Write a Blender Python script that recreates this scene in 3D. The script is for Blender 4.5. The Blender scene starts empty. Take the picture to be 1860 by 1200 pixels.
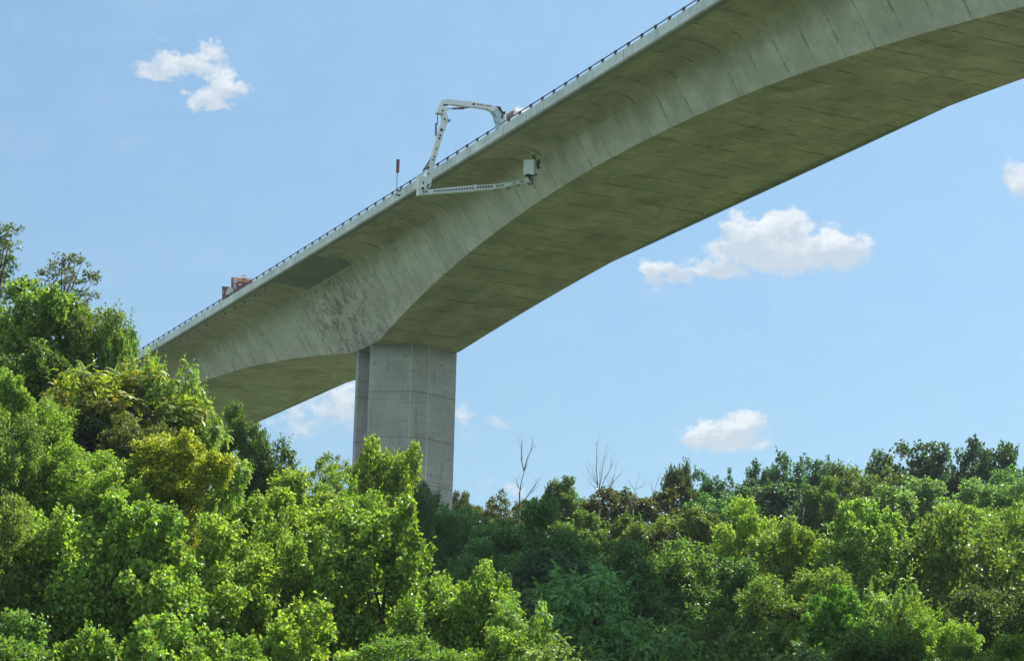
import bpy, bmesh, math, random
from mathutils import Vector, Matrix, noise
R = math.radians
rnd = random.Random(7)
sc = bpy.context.scene
C = sc.collection

# ------------------------------------------------------------------ camera
YAW, PITCH, ROLL, FPX = 0.458816, 0.232014, 0.024019, 4000.4      # focal length in px of an 1860 px wide frame
Fv = Vector((math.sin(YAW)*math.cos(PITCH), math.cos(YAW)*math.cos(PITCH), math.sin(PITCH)))
R0 = Vector((math.cos(YAW), -math.sin(YAW), 0)); U0 = R0.cross(Fv)
Rv = R0*math.cos(ROLL) + U0*math.sin(ROLL); Uv = -R0*math.sin(ROLL) + U0*math.cos(ROLL)
cam = bpy.data.cameras.new('camera'); co = bpy.data.objects.new('camera', cam); C.objects.link(co)
m = Matrix((Rv, Uv, -Fv)).transposed().to_4x4(); co.matrix_world = m
cam.sensor_fit = 'HORIZONTAL'; cam.sensor_width = 36.0; cam.lens = 36.0*FPX/1860
cam.clip_start = 1; cam.clip_end = 9000
sc.camera = co

def ray(x, y): return Fv + Rv*((x-930)/FPX) - Uv*((y-600)/FPX)
def at_depth(x, y, D): return ray(x, y)*D
def at_X(x, y, X): r = ray(x, y); return r*(X/r.x)
def at_Y(x, y, Y): r = ray(x, y); return r*(Y/r.y)

# ------------------------------------------------------------------ light
SUN_AZ, SUN_EL = R(66), R(50)          # azimuth clockwise from +Y
world = bpy.data.worlds.new('World'); sc.world = world; world.use_nodes = True
nt = world.node_tree; N = nt.nodes; L = nt.links
bg = N['Background']; bg.inputs['Strength'].default_value = 0.065
sky = N.new('ShaderNodeTexSky'); sky.sky_type = 'NISHITA'; sky.sun_disc = False
sky.sun_elevation = SUN_EL; sky.sun_rotation = SUN_AZ
sky.altitude = 300; sky.air_density = 1.0; sky.dust_density = .5; sky.ozone_density = 1.5

def mnode(nt, op, a, b=None, c=None, clamp=False):
    n = nt.nodes.new('ShaderNodeMath'); n.operation = op; n.use_clamp = clamp
    for i, v in enumerate((a, b, c)):
        if v is None: continue
        if isinstance(v, (int, float)): n.inputs[i].default_value = v
        else: nt.links.new(v, n.inputs[i])
    return n.outputs[0]
def mixcol(nt, f, a, b, mode='MIX'):
    n = nt.nodes.new('ShaderNodeMix'); n.data_type = 'RGBA'; n.blend_type = mode
    for k, v in ((0, f), (6, a), (7, b)):
        if isinstance(v, (int, float)): n.inputs[k].default_value = v
        elif isinstance(v, (tuple, list)): n.inputs[k].default_value = tuple(v)+(1,)*(4-len(v))
        else: nt.links.new(v, n.inputs[k])
    return n.outputs[2]

tc = N.new('ShaderNodeTexCoord'); sep = N.new('ShaderNodeSeparateXYZ'); L.new(tc.outputs['Generated'], sep.inputs[0])
az = mnode(nt, 'MULTIPLY', mnode(nt, 'ARCTAN2', sep.outputs[0], sep.outputs[1]), 180/math.pi)
el = mnode(nt, 'MULTIPLY', mnode(nt, 'ARCSINE', sep.outputs[2]), 180/math.pi)
comb = N.new('ShaderNodeCombineXYZ'); L.new(az, comb.inputs[0]); L.new(el, comb.inputs[1])
def fbm(scale, detail, rough, off, sy=1.4):
    mp = N.new('ShaderNodeMapping'); mp.inputs['Scale'].default_value = (1, sy, 1); mp.inputs['Location'].default_value = off
    L.new(comb.outputs[0], mp.inputs[0])
    n = N.new('ShaderNodeTexNoise'); n.inputs['Scale'].default_value = scale; n.inputs['Detail'].default_value = detail
    n.inputs['Roughness'].default_value = rough; n.inputs['Distortion'].default_value = .35
    L.new(mp.outputs[0], n.inputs['Vector']); return n.outputs['Fac']
n1 = fbm(1.3, 11, .68, (3, 1, 0)); n2 = fbm(.55, 5, .55, (9, 4, 2)); n3 = fbm(.9, 4, .5, (3, 1.25, 0))
# clouds in the sky: azimuth, elevation (deg), half sizes (deg), weight
def ae(x, y):
    r = ray(x, y).normalized(); return math.degrees(math.atan2(r.x, r.y)), math.degrees(math.asin(r.z))
DPP = math.degrees(1/FPX)
CLOUDS = [(340,118,80,30,1),(385,95,32,24,.8),(285,128,42,20,.8),(402,150,30,32,1.1),(380,182,44,24,1.05),(424,158,38,18,.8),
  (1430,450,150,52,1.25),(1352,420,52,34,1.2),(1432,408,62,34,1.3),(1530,455,62,42,1.1),(1300,487,80,22,1.0),(1225,497,66,18,.95),(1182,502,28,28,.85),
  (1315,790,82,30,1.15),(1352,768,48,32,1.1),(1272,792,48,22,1),(1848,320,30,42,.75),(1870,345,40,25,.7),
  (610,735,70,52,.75),(560,765,85,38,.55),(842,760,18,50,.6),(900,760,34,15,.55),(905,885,60,26,.4),(1150,770,30,7,.35),
  (-300,300,220,60,1),(2300,250,260,80,1),(2600,700,200,60,1),(-500,800,240,60,1.1),(700,-500,260,90,1),(1700,-700,300,80,1),(2700,-300,200,90,1),(-900,-200,250,90,1)]
wm = N.new('ShaderNodeMapping'); wm.inputs['Scale'].default_value = (1, 1.3, 1); L.new(comb.outputs[0], wm.inputs[0])
wn = N.new('ShaderNodeTexNoise'); wn.inputs['Scale'].default_value = 1.5; wn.inputs['Detail'].default_value = 9; wn.inputs['Roughness'].default_value = .64; L.new(wm.outputs[0], wn.inputs['Vector'])
ws = N.new('ShaderNodeSeparateColor'); L.new(wn.outputs['Color'], ws.inputs[0])
azw = mnode(nt, 'ADD', az, mnode(nt, 'MULTIPLY', mnode(nt, 'SUBTRACT', ws.outputs[0], .5), 1.5))
elw = mnode(nt, 'ADD', el, mnode(nt, 'MULTIPLY', mnode(nt, 'SUBTRACT', ws.outputs[1], .5), 1.1))
M = None; Hh = None
for (x, y, rx, ry, w) in CLOUDS:
    a0, e0 = ae(x, y); rx *= DPP/max(.3, math.cos(R(e0)))*1.15; ry *= DPP*1.15
    da = mnode(nt, 'MULTIPLY', mnode(nt, 'SUBTRACT', azw, a0), 1/rx); de = mnode(nt, 'MULTIPLY', mnode(nt, 'SUBTRACT', elw, e0), 1/ry)
    q = mnode(nt, 'ADD', mnode(nt, 'MULTIPLY', da, da), mnode(nt, 'MULTIPLY', de, de))
    b = mnode(nt, 'MULTIPLY', mnode(nt, 'SUBTRACT', 1.0, q, clamp=True), w)
    M = b if M is None else mnode(nt, 'SMOOTH_MAX', M, b, .15)
    h = mnode(nt, 'MULTIPLY', b, de); Hh = h if Hh is None else mnode(nt, 'ADD', Hh, h)
dens = mnode(nt, 'ADD', mnode(nt, 'MULTIPLY', M, 1.75), mnode(nt, 'MULTIPLY', mnode(nt, 'SUBTRACT', n1, .61), 3.2))
gate = mnode(nt, 'MULTIPLY', M, 5, clamp=True)
# half cover of cumulus added out of view to raise the fill light
dt = N.new('ShaderNodeVectorMath'); dt.operation = 'DOT_PRODUCT'; L.new(tc.outputs['Generated'], dt.inputs[0]); dt.inputs[1].default_value = tuple(Fv)
awy = N.new('ShaderNodeMapRange'); L.new(dt.outputs['Value'], awy.inputs[0]); awy.inputs[1].default_value = .93; awy.inputs[2].default_value = .86
tn = N.new('ShaderNodeTexNoise'); tn.inputs['Scale'].default_value = 3.2; tn.inputs['Detail'].default_value = 7; tn.inputs['Roughness'].default_value = .6; L.new(tc.outputs['Generated'], tn.inputs['Vector'])
fld = N.new('ShaderNodeMapRange'); fld.interpolation_type = 'SMOOTHSTEP'; L.new(tn.outputs['Fac'], fld.inputs[0]); fld.inputs[1].default_value = .43; fld.inputs[2].default_value = .53
fill_clouds = mnode(nt, 'MULTIPLY', awy.outputs[0], fld.outputs[0])
dens = mnode(nt, 'MULTIPLY', mnode(nt, 'MULTIPLY', dens, .85, clamp=True), gate)
sm = N.new('ShaderNodeMapRange'); sm.interpolation_type = 'SMOOTHSTEP'; L.new(dens, sm.inputs[0])
fac = mnode(nt, 'MAXIMUM', mnode(nt, 'MULTIPLY', sm.outputs[0], .9), fill_clouds)
thin = mnode(nt, 'MULTIPLY', mnode(nt, 'SUBTRACT', n2, .42, clamp=True), .45)
lit = mnode(nt, 'ADD', mnode(nt, 'MULTIPLY', Hh, .9), mnode(nt, 'MULTIPLY', mnode(nt, 'ADD', mnode(nt, 'SUBTRACT', n3, .3), mnode(nt, 'MULTIPLY', mnode(nt, 'SUBTRACT', n1, .5), 1.2)), 1.1), clamp=True)
ccol = mixcol(nt, lit, (3.45, 3.95, 4.4), (5.7, 5.85, 6.0))
low = nt.nodes.new('ShaderNodeMapRange'); L.new(el, low.inputs[0]); low.inputs[1].default_value = 24; low.inputs[2].default_value = 7
tint = mixcol(nt, low.outputs[0], (.81, .905, .845), (.525, .615, .615))
skyc = mixcol(nt, 1.0, sky.outputs[0], tint, 'MULTIPLY')
c1 = mixcol(nt, thin, skyc, (2.9, 4.0, 4.9)); c2 = mixcol(nt, fac, c1, ccol)
L.new(c2, bg.inputs['Color'])

sun = bpy.data.lights.new('sun', 'SUN'); sun.energy = 5.0; sun.angle = R(.53); sun.color = (1, .95, .87)
so = bpy.data.objects.new('sun', sun); C.objects.link(so)
sd = Vector((math.sin(SUN_AZ)*math.cos(SUN_EL), math.cos(SUN_AZ)*math.cos(SUN_EL), math.sin(SUN_EL)))
so.rotation_euler = sd.to_track_quat('Z', 'Y').to_euler()
sc.view_settings.view_transform = 'Standard'; sc.view_settings.look = 'None'
sc.view_settings.exposure = 1.45; sc.view_settings.gamma = 1.0
sc.render.engine = 'CYCLES'; sc.cycles.max_bounces = 8; sc.cycles.diffuse_bounces = 6; sc.cycles.transparent_max_bounces = 4

# ------------------------------------------------------------------ helpers
def tag(o, label=None, cat=None, group=None, kind=None):
    if label: o['label'] = label
    if cat: o['category'] = cat
    if group: o['group'] = group
    if kind: o['kind'] = kind
    return o
def empty(name, loc=(0, 0, 0), rz=0):
    o = bpy.data.objects.new(name, None); C.objects.link(o); o.location = loc; o.rotation_euler = (0, 0, rz); return o
class MB:
    def __init__(s): s.v = []; s.f = []; s.mi = []
    def add(s, vs, fs, mi=0):
        b = len(s.v); s.v += [tuple(v) for v in vs]; s.f += [tuple(b+i for i in f) for f in fs]; s.mi += [mi]*len(fs)
    def box(s, c, d, M3=None, mi=0):
        vs = []
        for z in (-1, 1):
            for x, y in ((-1, -1), (1, -1), (1, 1), (-1, 1)):
                p = Vector((x*d[0]/2, y*d[1]/2, z*d[2]/2))
                if M3: p = M3 @ p
                vs.append(Vector(c)+p)
        s.add(vs, [(0, 3, 2, 1), (4, 5, 6, 7), (0, 1, 5, 4), (1, 2, 6, 5), (2, 3, 7, 6), (3, 0, 4, 7)], mi)
    def tube(s, pts, rs, n=6, caps=True, mi=0):
        pts = [Vector(p) for p in pts]; rings = []; prev = None
        for i, p in enumerate(pts):
            t = (pts[min(i+1, len(pts)-1)]-pts[max(i-1, 0)])
            t = t.normalized() if t.length > 1e-9 else Vector((0, 0, 1))
            a = prev if prev is not None else (Vector((1, 0, 0)) if abs(t.x) < .8 else Vector((0, 1, 0)))
            a = (a - t*a.dot(t)).normalized(); prev = a; b = t.cross(a); r = rs[i] if hasattr(rs, '__len__') else rs
            rings.append([p + (a*math.cos(2*math.pi*k/n)+b*math.sin(2*math.pi*k/n))*r for k in range(n)])
        vs = [v for ring in rings for v in ring]; fs = []
        for i in range(len(rings)-1):
            for k in range(n):
                fs.append((i*n+k, i*n+(k+1) % n, (i+1)*n+(k+1) % n, (i+1)*n+k))
        if caps: fs += [tuple(reversed(range(n))), tuple((len(rings)-1)*n+k for k in range(n))]
        s.add(vs, fs, mi)
    def prism(s, poly, axis, t0, t1, mi=0):
        """poly: list of 3D points in a plane of constant axis; extruded from t0 to t1 along axis"""
        n = len(poly); a = []; b = []
        for p in poly:
            q = list(p); q[axis] = t0; a.append(tuple(q)); q[axis] = t1; b.append(tuple(q))
        s.add(a+b, [tuple(range(n)), tuple(reversed(range(n, 2*n)))]+[(k, (k+1) % n, n+(k+1) % n, n+k) for k in range(n)], mi)
    def build(s, name, mats, parent=None, smooth=False, origin=None, fix=True):
        me = bpy.data.meshes.new(name)
        o0 = Vector(origin) if origin is not None else Vector((0, 0, 0))
        me.from_pydata([tuple(Vector(v)-o0) for v in s.v], [], s.f)
        if not isinstance(mats, (list, tuple)): mats = [mats]
        for mm in mats: me.materials.append(mm)
        if len(mats) > 1: me.polygons.foreach_set('material_index', s.mi)
        if fix:
            b = bmesh.new(); b.from_mesh(me); bmesh.ops.recalc_face_normals(b, faces=b.faces); b.to_mesh(me); b.free()
        if smooth: me.polygons.foreach_set('use_smooth', [True]*len(me.polygons))
        o = bpy.data.objects.new(name, me); C.objects.link(o); o.location = o0
        if parent:
            o.parent = parent; o.matrix_parent_inverse = Matrix.LocRotScale(parent.location, parent.rotation_euler, parent.scale).inverted()
        return o

def newmat(name):
    mt = bpy.data.materials.new(name); mt.use_nodes = True
    return mt, mt.node_tree, mt.node_tree.nodes['Principled BSDF']
def texn(nt, scale, detail=4, rough=.55, sc3=(1, 1, 1), dist=0., coord='Object'):
    t = nt.nodes.new('ShaderNodeTexCoord'); mp = nt.nodes.new('ShaderNodeMapping'); mp.inputs['Scale'].default_value = sc3
    nt.links.new(t.outputs[coord], mp.inputs[0]); n = nt.nodes.new('ShaderNodeTexNoise')
    n.inputs['Scale'].default_value = scale; n.inputs['Detail'].default_value = detail; n.inputs['Roughness'].default_value = rough
    n.inputs['Distortion'].default_value = dist
    nt.links.new(mp.outputs[0], n.inputs['Vector']); return n.outputs['Fac']
def sstep(nt, v, a, b, lo=0., hi=1.):
    n = nt.nodes.new('ShaderNodeMapRange'); n.interpolation_type = 'SMOOTHSTEP'
    for i, q in enumerate((v, a, b, lo, hi)):
        if isinstance(q, (int, float)): n.inputs[i].default_value = q
        else: nt.links.new(q, n.inputs[i])
    return n.outputs[0]
def plain(name, col, rough=.5, metal=0., var=.12, vs=3.):
    mt, nt, b = newmat(name)
    n = texn(nt, vs, 5, .6); f = sstep(nt, n, .3, .7)
    c = mixcol(nt, f, tuple(x*(1-var) for x in col), tuple(min(1, x*(1+var)) for x in col)); nt.links.new(c, b.inputs['Base Color'])
    b.inputs['Roughness'].default_value = rough; b.inputs['Metallic'].default_value = metal
    return mt

SF, SB, HALF = 246.56, 254.99, 65.0
SEG = HALF/17
JD, JX, KW = 1.87, 5.39, 0.6357
X0, XC, Z0 = 92.607, 108.968, 71.70
def concrete(name, kind, col):
    mt, nt, b = newmat(name)
    t = nt.nodes.new('ShaderNodeTexCoord'); sp = nt.nodes.new('ShaderNodeSeparateXYZ'); nt.links.new(t.outputs['Object'], sp.inputs[0])
    big = texn(nt, .22, 8, .68); mid = texn(nt, 1.1, 6, .65); fine = texn(nt, 7, 4, .6)
    c = mixcol(nt, sstep(nt, big, .35, .68), tuple(x*.82 for x in col), tuple(x*1.12 for x in col))
    if kind == 'web':
        st = texn(nt, 1.0, 6, .7, (.3, .9, .35), .6)
        c = mixcol(nt, sstep(nt, st, .5, .68, 0, .28), c, (.16, .20, .165))
        st2 = texn(nt, 1.0, 5, .7, (.2, 2.6, .14), .2)
        c = mixcol(nt, sstep(nt, st2, .58, .68, 0, .28), c, (.5, .54, .48))
        # algae plus some overhang shade painted into the colour, ragged lower edge
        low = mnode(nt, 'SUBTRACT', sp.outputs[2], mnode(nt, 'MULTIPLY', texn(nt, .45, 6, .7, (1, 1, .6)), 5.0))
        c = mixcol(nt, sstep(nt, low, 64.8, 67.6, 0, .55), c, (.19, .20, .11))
        # pier segment: darker weather stains
        pd = mnode(nt, 'ABSOLUTE', mnode(nt, 'SUBTRACT', sp.outputs[1], 251.5))
        pf = mnode(nt, 'MULTIPLY', sstep(nt, pd, 4, 17, 1, 0), sstep(nt, texn(nt, .8, 7, .75, (1, .8, .8), .5), .46, .6, 0, .62))
        c = mixcol(nt, pf, c, (.07, .09, .075))
        # segment joints
        u = mnode(nt, 'ADD', sp.outputs[1], mnode(nt, 'MULTIPLY', fine, .12))
        fr = mnode(nt, 'ABSOLUTE', mnode(nt, 'SUBTRACT', mnode(nt, 'FRACT', mnode(nt, 'DIVIDE', mnode(nt, 'SUBTRACT', u, SF), SEG)), .5))
        jl = mnode(nt, 'MULTIPLY', sstep(nt, fr, .478, .49), sstep(nt, texn(nt, .6, 3), .36, .52, 0, .85))
        c = mixcol(nt, jl, c, (.42, .43, .37))
        jd = mnode(nt, 'MULTIPLY', sstep(nt, fr, .44, .475), sstep(nt, texn(nt, .8, 5, .7, (1, 1, .5)), .5, .62, 0, .5))
        c = mixcol(nt, jd, c, (.12, .13, .11))
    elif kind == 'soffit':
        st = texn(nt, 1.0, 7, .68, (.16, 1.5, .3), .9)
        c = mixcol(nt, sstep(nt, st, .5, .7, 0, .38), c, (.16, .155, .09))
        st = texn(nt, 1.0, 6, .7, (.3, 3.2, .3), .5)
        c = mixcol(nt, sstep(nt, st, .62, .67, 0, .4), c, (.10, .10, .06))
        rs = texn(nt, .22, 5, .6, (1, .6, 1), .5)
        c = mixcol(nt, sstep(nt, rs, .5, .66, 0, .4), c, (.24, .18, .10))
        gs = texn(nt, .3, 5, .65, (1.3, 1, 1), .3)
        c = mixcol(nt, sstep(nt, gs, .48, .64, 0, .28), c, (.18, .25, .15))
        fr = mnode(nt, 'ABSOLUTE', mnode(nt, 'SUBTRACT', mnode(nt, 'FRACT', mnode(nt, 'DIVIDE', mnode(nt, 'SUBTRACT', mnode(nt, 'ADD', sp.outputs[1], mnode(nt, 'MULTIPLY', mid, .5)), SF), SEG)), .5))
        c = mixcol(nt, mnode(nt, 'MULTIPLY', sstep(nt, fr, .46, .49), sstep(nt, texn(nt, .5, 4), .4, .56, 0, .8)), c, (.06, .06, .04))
    elif kind == 'pier':
        st = texn(nt, 1.0, 5, .6, (1.4, 1.4, .15), .3)
        c = mixcol(nt, sstep(nt, st, .55, .7, 0, .4), c, (.15, .16, .15))
        bd = texn(nt, 1.0, 4, .7, (.12, .12, 3.5), .2)
        c = mixcol(nt, sstep(nt, bd, .55, .68, 0, .35), c, (.16, .165, .155))
        for zj in (55.35, 49.6, 43.85, 38.1, 32.3):
            dz = mnode(nt, 'ABSOLUTE', mnode(nt, 'SUBTRACT', sp.outputs[2], zj))
            c = mixcol(nt, sstep(nt, dz, .085, .03, 0, .5), c, (.07, .075, .07))
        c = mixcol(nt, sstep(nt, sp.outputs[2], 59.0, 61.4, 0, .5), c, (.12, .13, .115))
        sp2 = texn(nt, 2.2, 2, .5); c = mixcol(nt, sstep(nt, sp2, .71, .74, 0, .8), c, (.04, .045, .04))
    elif kind == 'parapet':
        st = texn(nt, 1.0, 5, .6, (1, 1.6, .25), .2)
        c = mixcol(nt, sstep(nt, st, .52, .7, 0, .5), c, (.32, .38, .38))
        fr = mnode(nt, 'ABSOLUTE', mnode(nt, 'SUBTRACT', mnode(nt, 'FRACT', mnode(nt, 'DIVIDE', sp.outputs[1], 9.76)), .5))
        c = mixcol(nt, sstep(nt, fr, .493, .497, 0, .7), c, (.17, .18, .16))
    c = mixcol(nt, sstep(nt, mid, .4, .7, 0, .22), c, tuple(x*.55 for x in col))
    c = mixcol(nt, sstep(nt, fine, .55, .8, 0, .25), c, tuple(x*.5 for x in col))
    nt.links.new(c, b.inputs['Base Color']); b.inputs['Roughness'].default_value = .88; b.inputs['Specular IOR Level'].default_value = .25
    bp = nt.nodes.new('ShaderNodeBump'); bp.inputs['Distance'].default_value = .03; bp.inputs['Strength'].default_value = .5
    nt.links.new(mid, bp.inputs['Height']); nt.links.new(bp.outputs[0], b.inputs['Normal'])
    return mt
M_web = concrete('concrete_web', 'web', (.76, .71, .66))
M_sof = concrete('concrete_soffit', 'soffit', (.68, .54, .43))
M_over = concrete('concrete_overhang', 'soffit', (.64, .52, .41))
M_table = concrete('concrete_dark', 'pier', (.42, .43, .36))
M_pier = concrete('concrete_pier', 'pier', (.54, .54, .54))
M_arris = concrete('concrete_arris', 'plain', (.70, .72, .70))
M_par = concrete('concrete_parapet', 'parapet', (.70, .78, .80))
M_lip = concrete('concrete_lip', 'plain', (.34, .34, .29))
M_rail = plain('rail_steel', (.03, .022, .032), .6, .2)
M_white = plain('white_enamel', (.76, .82, .88), .35, 0, .05)
M_helmet = plain('white_plastic', (.9, .92, .92), .3, 0, .02)
M_bucket = plain('bucket_shell', (.78, .88, .96), .4, 0, .04)
M_grey = plain('grey_enamel', (.42, .47, .50), .45, 0, .08)
M_dark = plain('dark_rubber', (.02, .022, .03), .7)
M_steel = plain('dark_steel', (.16, .15, .17), .4, .6)
M_maroon = plain('maroon_enamel', (.15, .06, .07), .4)
M_orange = plain('orange_enamel', (.60, .27, .13), .45)
M_red = plain('red_enamel', (.20, .045, .05), .4)
M_glass = plain('dark_glass', (.02, .025, .03), .08)
M_bluegl = plain('blue_enamel', (.38, .56, .66), .4)
M_asphalt = plain('asphalt', (.06, .06, .06), .9)
M_lime = plain('lime_fabric', (.35, .62, .04), .8)
M_cloth = plain('dark_fabric', (.03, .035, .05), .9)
M_skin = plain('skin', (.42, .25, .17), .6)
M_amber = plain('amber_plastic', (.75, .36, .06), .3)
M_text = plain('lettering_red', (.28, .06, .08), .5)
M_navy = plain('navy_enamel', (.02, .03, .12), .5)

# ------------------------------------------------------------------ bridge
def zr(s): t = (s-250)/100; return Z0 + .0384*t + .279*t*t if 100 < s < 400 else Z0 + .0384*t + .279*(2.25 if s < 100 else 2.25)
def hgt(s):
    P = 2*HALF + (SB-SF)
    u = (s-SB) % P                    # 0 at the far face of a pier
    if u > 2*HALF: return 10.35
    t = (u-HALF)/HALF; return 5.2 + 5.15*t*t
bridge = empty('bridge', (XC, 251, 28))
tag(bridge, 'long haunched concrete box girder bridge curving up over the trees on a tall faceted pier', 'bridge')
S0, S1 = -30.0, 480.0
stations = []
k = -72
while SF + k*SEG < S1:
    pass_s = SF + k*SEG
    k += 1
    break
st = set([S0, S1])
P = 2*HALF + (SB-SF)
for per in range(-3, 3):
    a = SF + per*P; b = SB + per*P
    for q in range(0, 35): st.add(round(b + q*SEG, 3))
    for q in (a-3.1, b+3.1): st.add(round(q, 3))
    st.add(round(a, 3))
stations = sorted(x for x in st if S0 <= x <= S1)
def is_table(s0, s1):
    mid = (s0+s1)/2
    return any(SF+p*P-3.2 < mid < SB+p*P+3.2 for p in range(-3, 3))
CN = [(0.0, 1.72), (1.4, 1.60), (2.7, 1.55), (3.7, 1.58), (4.5, 1.68), (5.05, 1.83), (5.36, 2.0), (5.625, 2.24)]
CT = [(0.0, 1.72), (1.35, 1.74), (2.7, 1.76), (3.6, 1.84), (4.5, 1.92), (5.1, 1.98), (5.45, 2.02), (5.625, 2.24)]
def both(fn):        # a left section strip and its mirror image
    return
slab = MB(); 
for side in (1, -1):
    X = lambda o: XC - side*(XC-X0) + side*o
    for i in range(len(stations)-1):
        s0, s1 = stations[i], stations[i+1]; T = is_table(s0, s1); cv = CT if T else CN
        for j in range(len(cv)-1):
            (xa, da), (xb, db) = cv[j], cv[j+1]
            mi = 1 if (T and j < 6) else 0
            slab.add([(X(xa), s0, zr(s0)-da), (X(xa), s1, zr(s1)-da), (X(xb), s1, zr(s1)-db), (X(xb), s0, zr(s0)-db)], [(0, 1, 2, 3)], mi)
        # end crescent where the pier segment meets the curved overhang
        if i > 0 and is_table(stations[i-1], s0) != T:
            for j in range(len(CN)-1):
                slab.add([(X(CN[j][0]), s0, zr(s0)-CN[j][1]), (X(CN[j+1][0]), s0, zr(s0)-CN[j+1][1]), (X(CT[j+1][0]), s0, zr(s0)-CT[j+1][1]), (X(CT[j][0]), s0, zr(s0)-CT[j][1])], [(0, 1, 2, 3)], 2)
        if T:   # pale line along the crease
            slab.add([(X(2.62), s0, zr(s0)-1.768), (X(2.62), s1, zr(s1)-1.768), (X(2.8), s1, zr(s1)-1.78), (X(2.8), s0, zr(s0)-1.78)], [(0, 1, 2, 3)], 2)
        slab.add([(X(0.3), s0, zr(s0)-1.18), (X(0.3), s1, zr(s1)-1.18), (XC, s1, zr(s1)-1.0), (XC, s0, zr(s0)-1.0)], [(0, 1, 2, 3)], 3)
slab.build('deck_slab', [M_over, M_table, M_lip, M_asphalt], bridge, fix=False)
for side in (1, -1):
    X = lambda o: XC - side*(XC-X0) + side*o
    w = MB()
    for i in range(len(stations)-1):
        s0, s1 = stations[i], stations[i+1]; hs = (hgt(s0+1e-3), hgt(s1-1e-3)); nn = 4
        for j in range(nn):
            q = []
            for (s, h, jj) in ((s0, hs[0], j), (s1, hs[1], j), (s1, hs[1], j+1), (s0, hs[0], j+1)):
                d = 2.24 + (h-2.24)*jj/nn; q.append((X(JX+KW*(d-JD)), s, zr(s)-d))
            w.add(q, [(0, 1, 2, 3)])
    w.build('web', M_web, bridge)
sf = MB()
for i in range(len(stations)-1):
    s0, s1 = stations[i], stations[i+1]; q = []
    for a, b in ((-1, s0+1e-3), (-1, s1-1e-3), (1, s1-1e-3), (1, s0+1e-3)):
        h = hgt(b); hw = (XC-X0) - (JX+KW*(h-JD)); q.append((XC+a*hw, b, zr(b)-h))
    sf.add(q, [(0, 1, 2, 3)])
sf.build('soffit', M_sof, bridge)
par_s = [S0 + i*9.76 for i in range(int((S1-S0)/9.76)+1)]
for side in (1, -1):
    X = lambda o: XC - side*(XC-X0) + side*o
    p = MB(); lip = MB()
    prof = [(.02, 1.46), (.02, .43), (.25, .41), (.36, 1.02), (.5, 1.17), (.5, 1.46)]
    lp = [(-.05, 1.47), (-.05, 1.66), (.04, 1.73), (.6, 1.715), (.6, 1.47)]
    for i in range(len(par_s)-1):
        a, b = par_s[i]+.012, par_s[i+1]-.012
        for mb_, pr in ((p, prof), (lip, lp)):
            n = len(pr); vs = [(X(x), a, zr(a)-d) for x, d in pr]+[(X(x), b, zr(b)-d) for x, d in pr]
            mb_.add(vs, [tuple(range(n)), tuple(reversed(range(n, 2*n)))]+[(q, (q+1) % n, n+(q+1) % n, n+q) for q in range(n)])
    p.build('parapet', M_par, bridge); lip.build('slab_edge', M_lip, bridge)
    rl = MB()
    for i in range(len(par_s)-1):
        a, b = par_s[i], par_s[i+1]
        rl.tube([(X(.12), a, zr(a)-.05), (X(.12), b, zr(b)-.05)], .055, 8, False)
    rl.build('rail', M_rail, bridge, True)
def post_mesh():
    b = MB()
    b.box((0, 0, -.24), (.12, .27, .36)); b.box((0, 0, -.415), (.2, .46, .03)); b.box((0, 0, -.07), (.18, .40, .13)); return b
pm = None
for i in range(-10, 88):
    s = 152.97 + i*2.44
    if pm is None:
        po = post_mesh().build('rail_post', M_rail); pm = po.data
    else:
        po = bpy.data.objects.new('rail_post', pm); C.objects.link(po)
    po.parent = bridge; po.matrix_parent_inverse = Matrix.Translation(bridge.location).inverted(); po.location = (X0+.12, s, zr(s))
dm = None
for i in range(-4, 22):                                # drip pipes below the overhang edge beyond the pier
    s = 262 + i*3.9
    if i < 0: continue
    b = MB(); b.tube([(0, 0, .1), (0, 0, -.16)], .13, 8)
    if dm is None: d_ = b.build('drain_pipe', M_steel); dm = d_.data
    else: d_ = bpy.data.objects.new('drain_pipe', dm); C.objects.link(d_)
    d_.parent = bridge; d_.matrix_parent_inverse = Matrix.Translation(bridge.location).inverted(); d_.location = (X0+1.1, s, zr(s)-1.74)

def pier(sc_, ztop, zbot, parent, name='pier'):
    def xz(pts, z):
        return [(x, s, z) for x, s in pts]
    plan = [(103.5, 249.35), (103.75, 249.1), (107.7, 246.15), (110.1, 246.1), (114.85, 248.2), (114.85, 249.7), (112.85, 249.9), (112.85, 251.9), (114.35, 252.1),
            (114.35, 253.0), (110.2, 255.6), (107.8, 255.7), (103.55, 254.1), (103.55, 253.3), (106.0, 253.1), (106.0, 249.8), (103.55, 249.55)]
    plan = [(x, s+sc_) for x, s in plan]; b = MB(); n = len(plan); zs = [zbot, 43, 55, ztop]
    vs = [p for z in zs for p in xz(plan, z)]
    fs = [(i*n+k, i*n+(k+1) % n, (i+1)*n+(k+1) % n, (i+1)*n+k) for i in range(len(zs)-1) for k in range(n)]
    b.add(vs, fs)
    for x, s_ in (plan[2], plan[3], plan[0]): b.tube([(x, s_, zbot), (x, s_, ztop)], .055, 6, True, 1)
    return b.build(name, [M_pier, M_arris], parent)
pier(0, 61.45, 22, bridge); pier(-P, 61.9, -4, bridge); pier(P, 61.9, 22, bridge)

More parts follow.
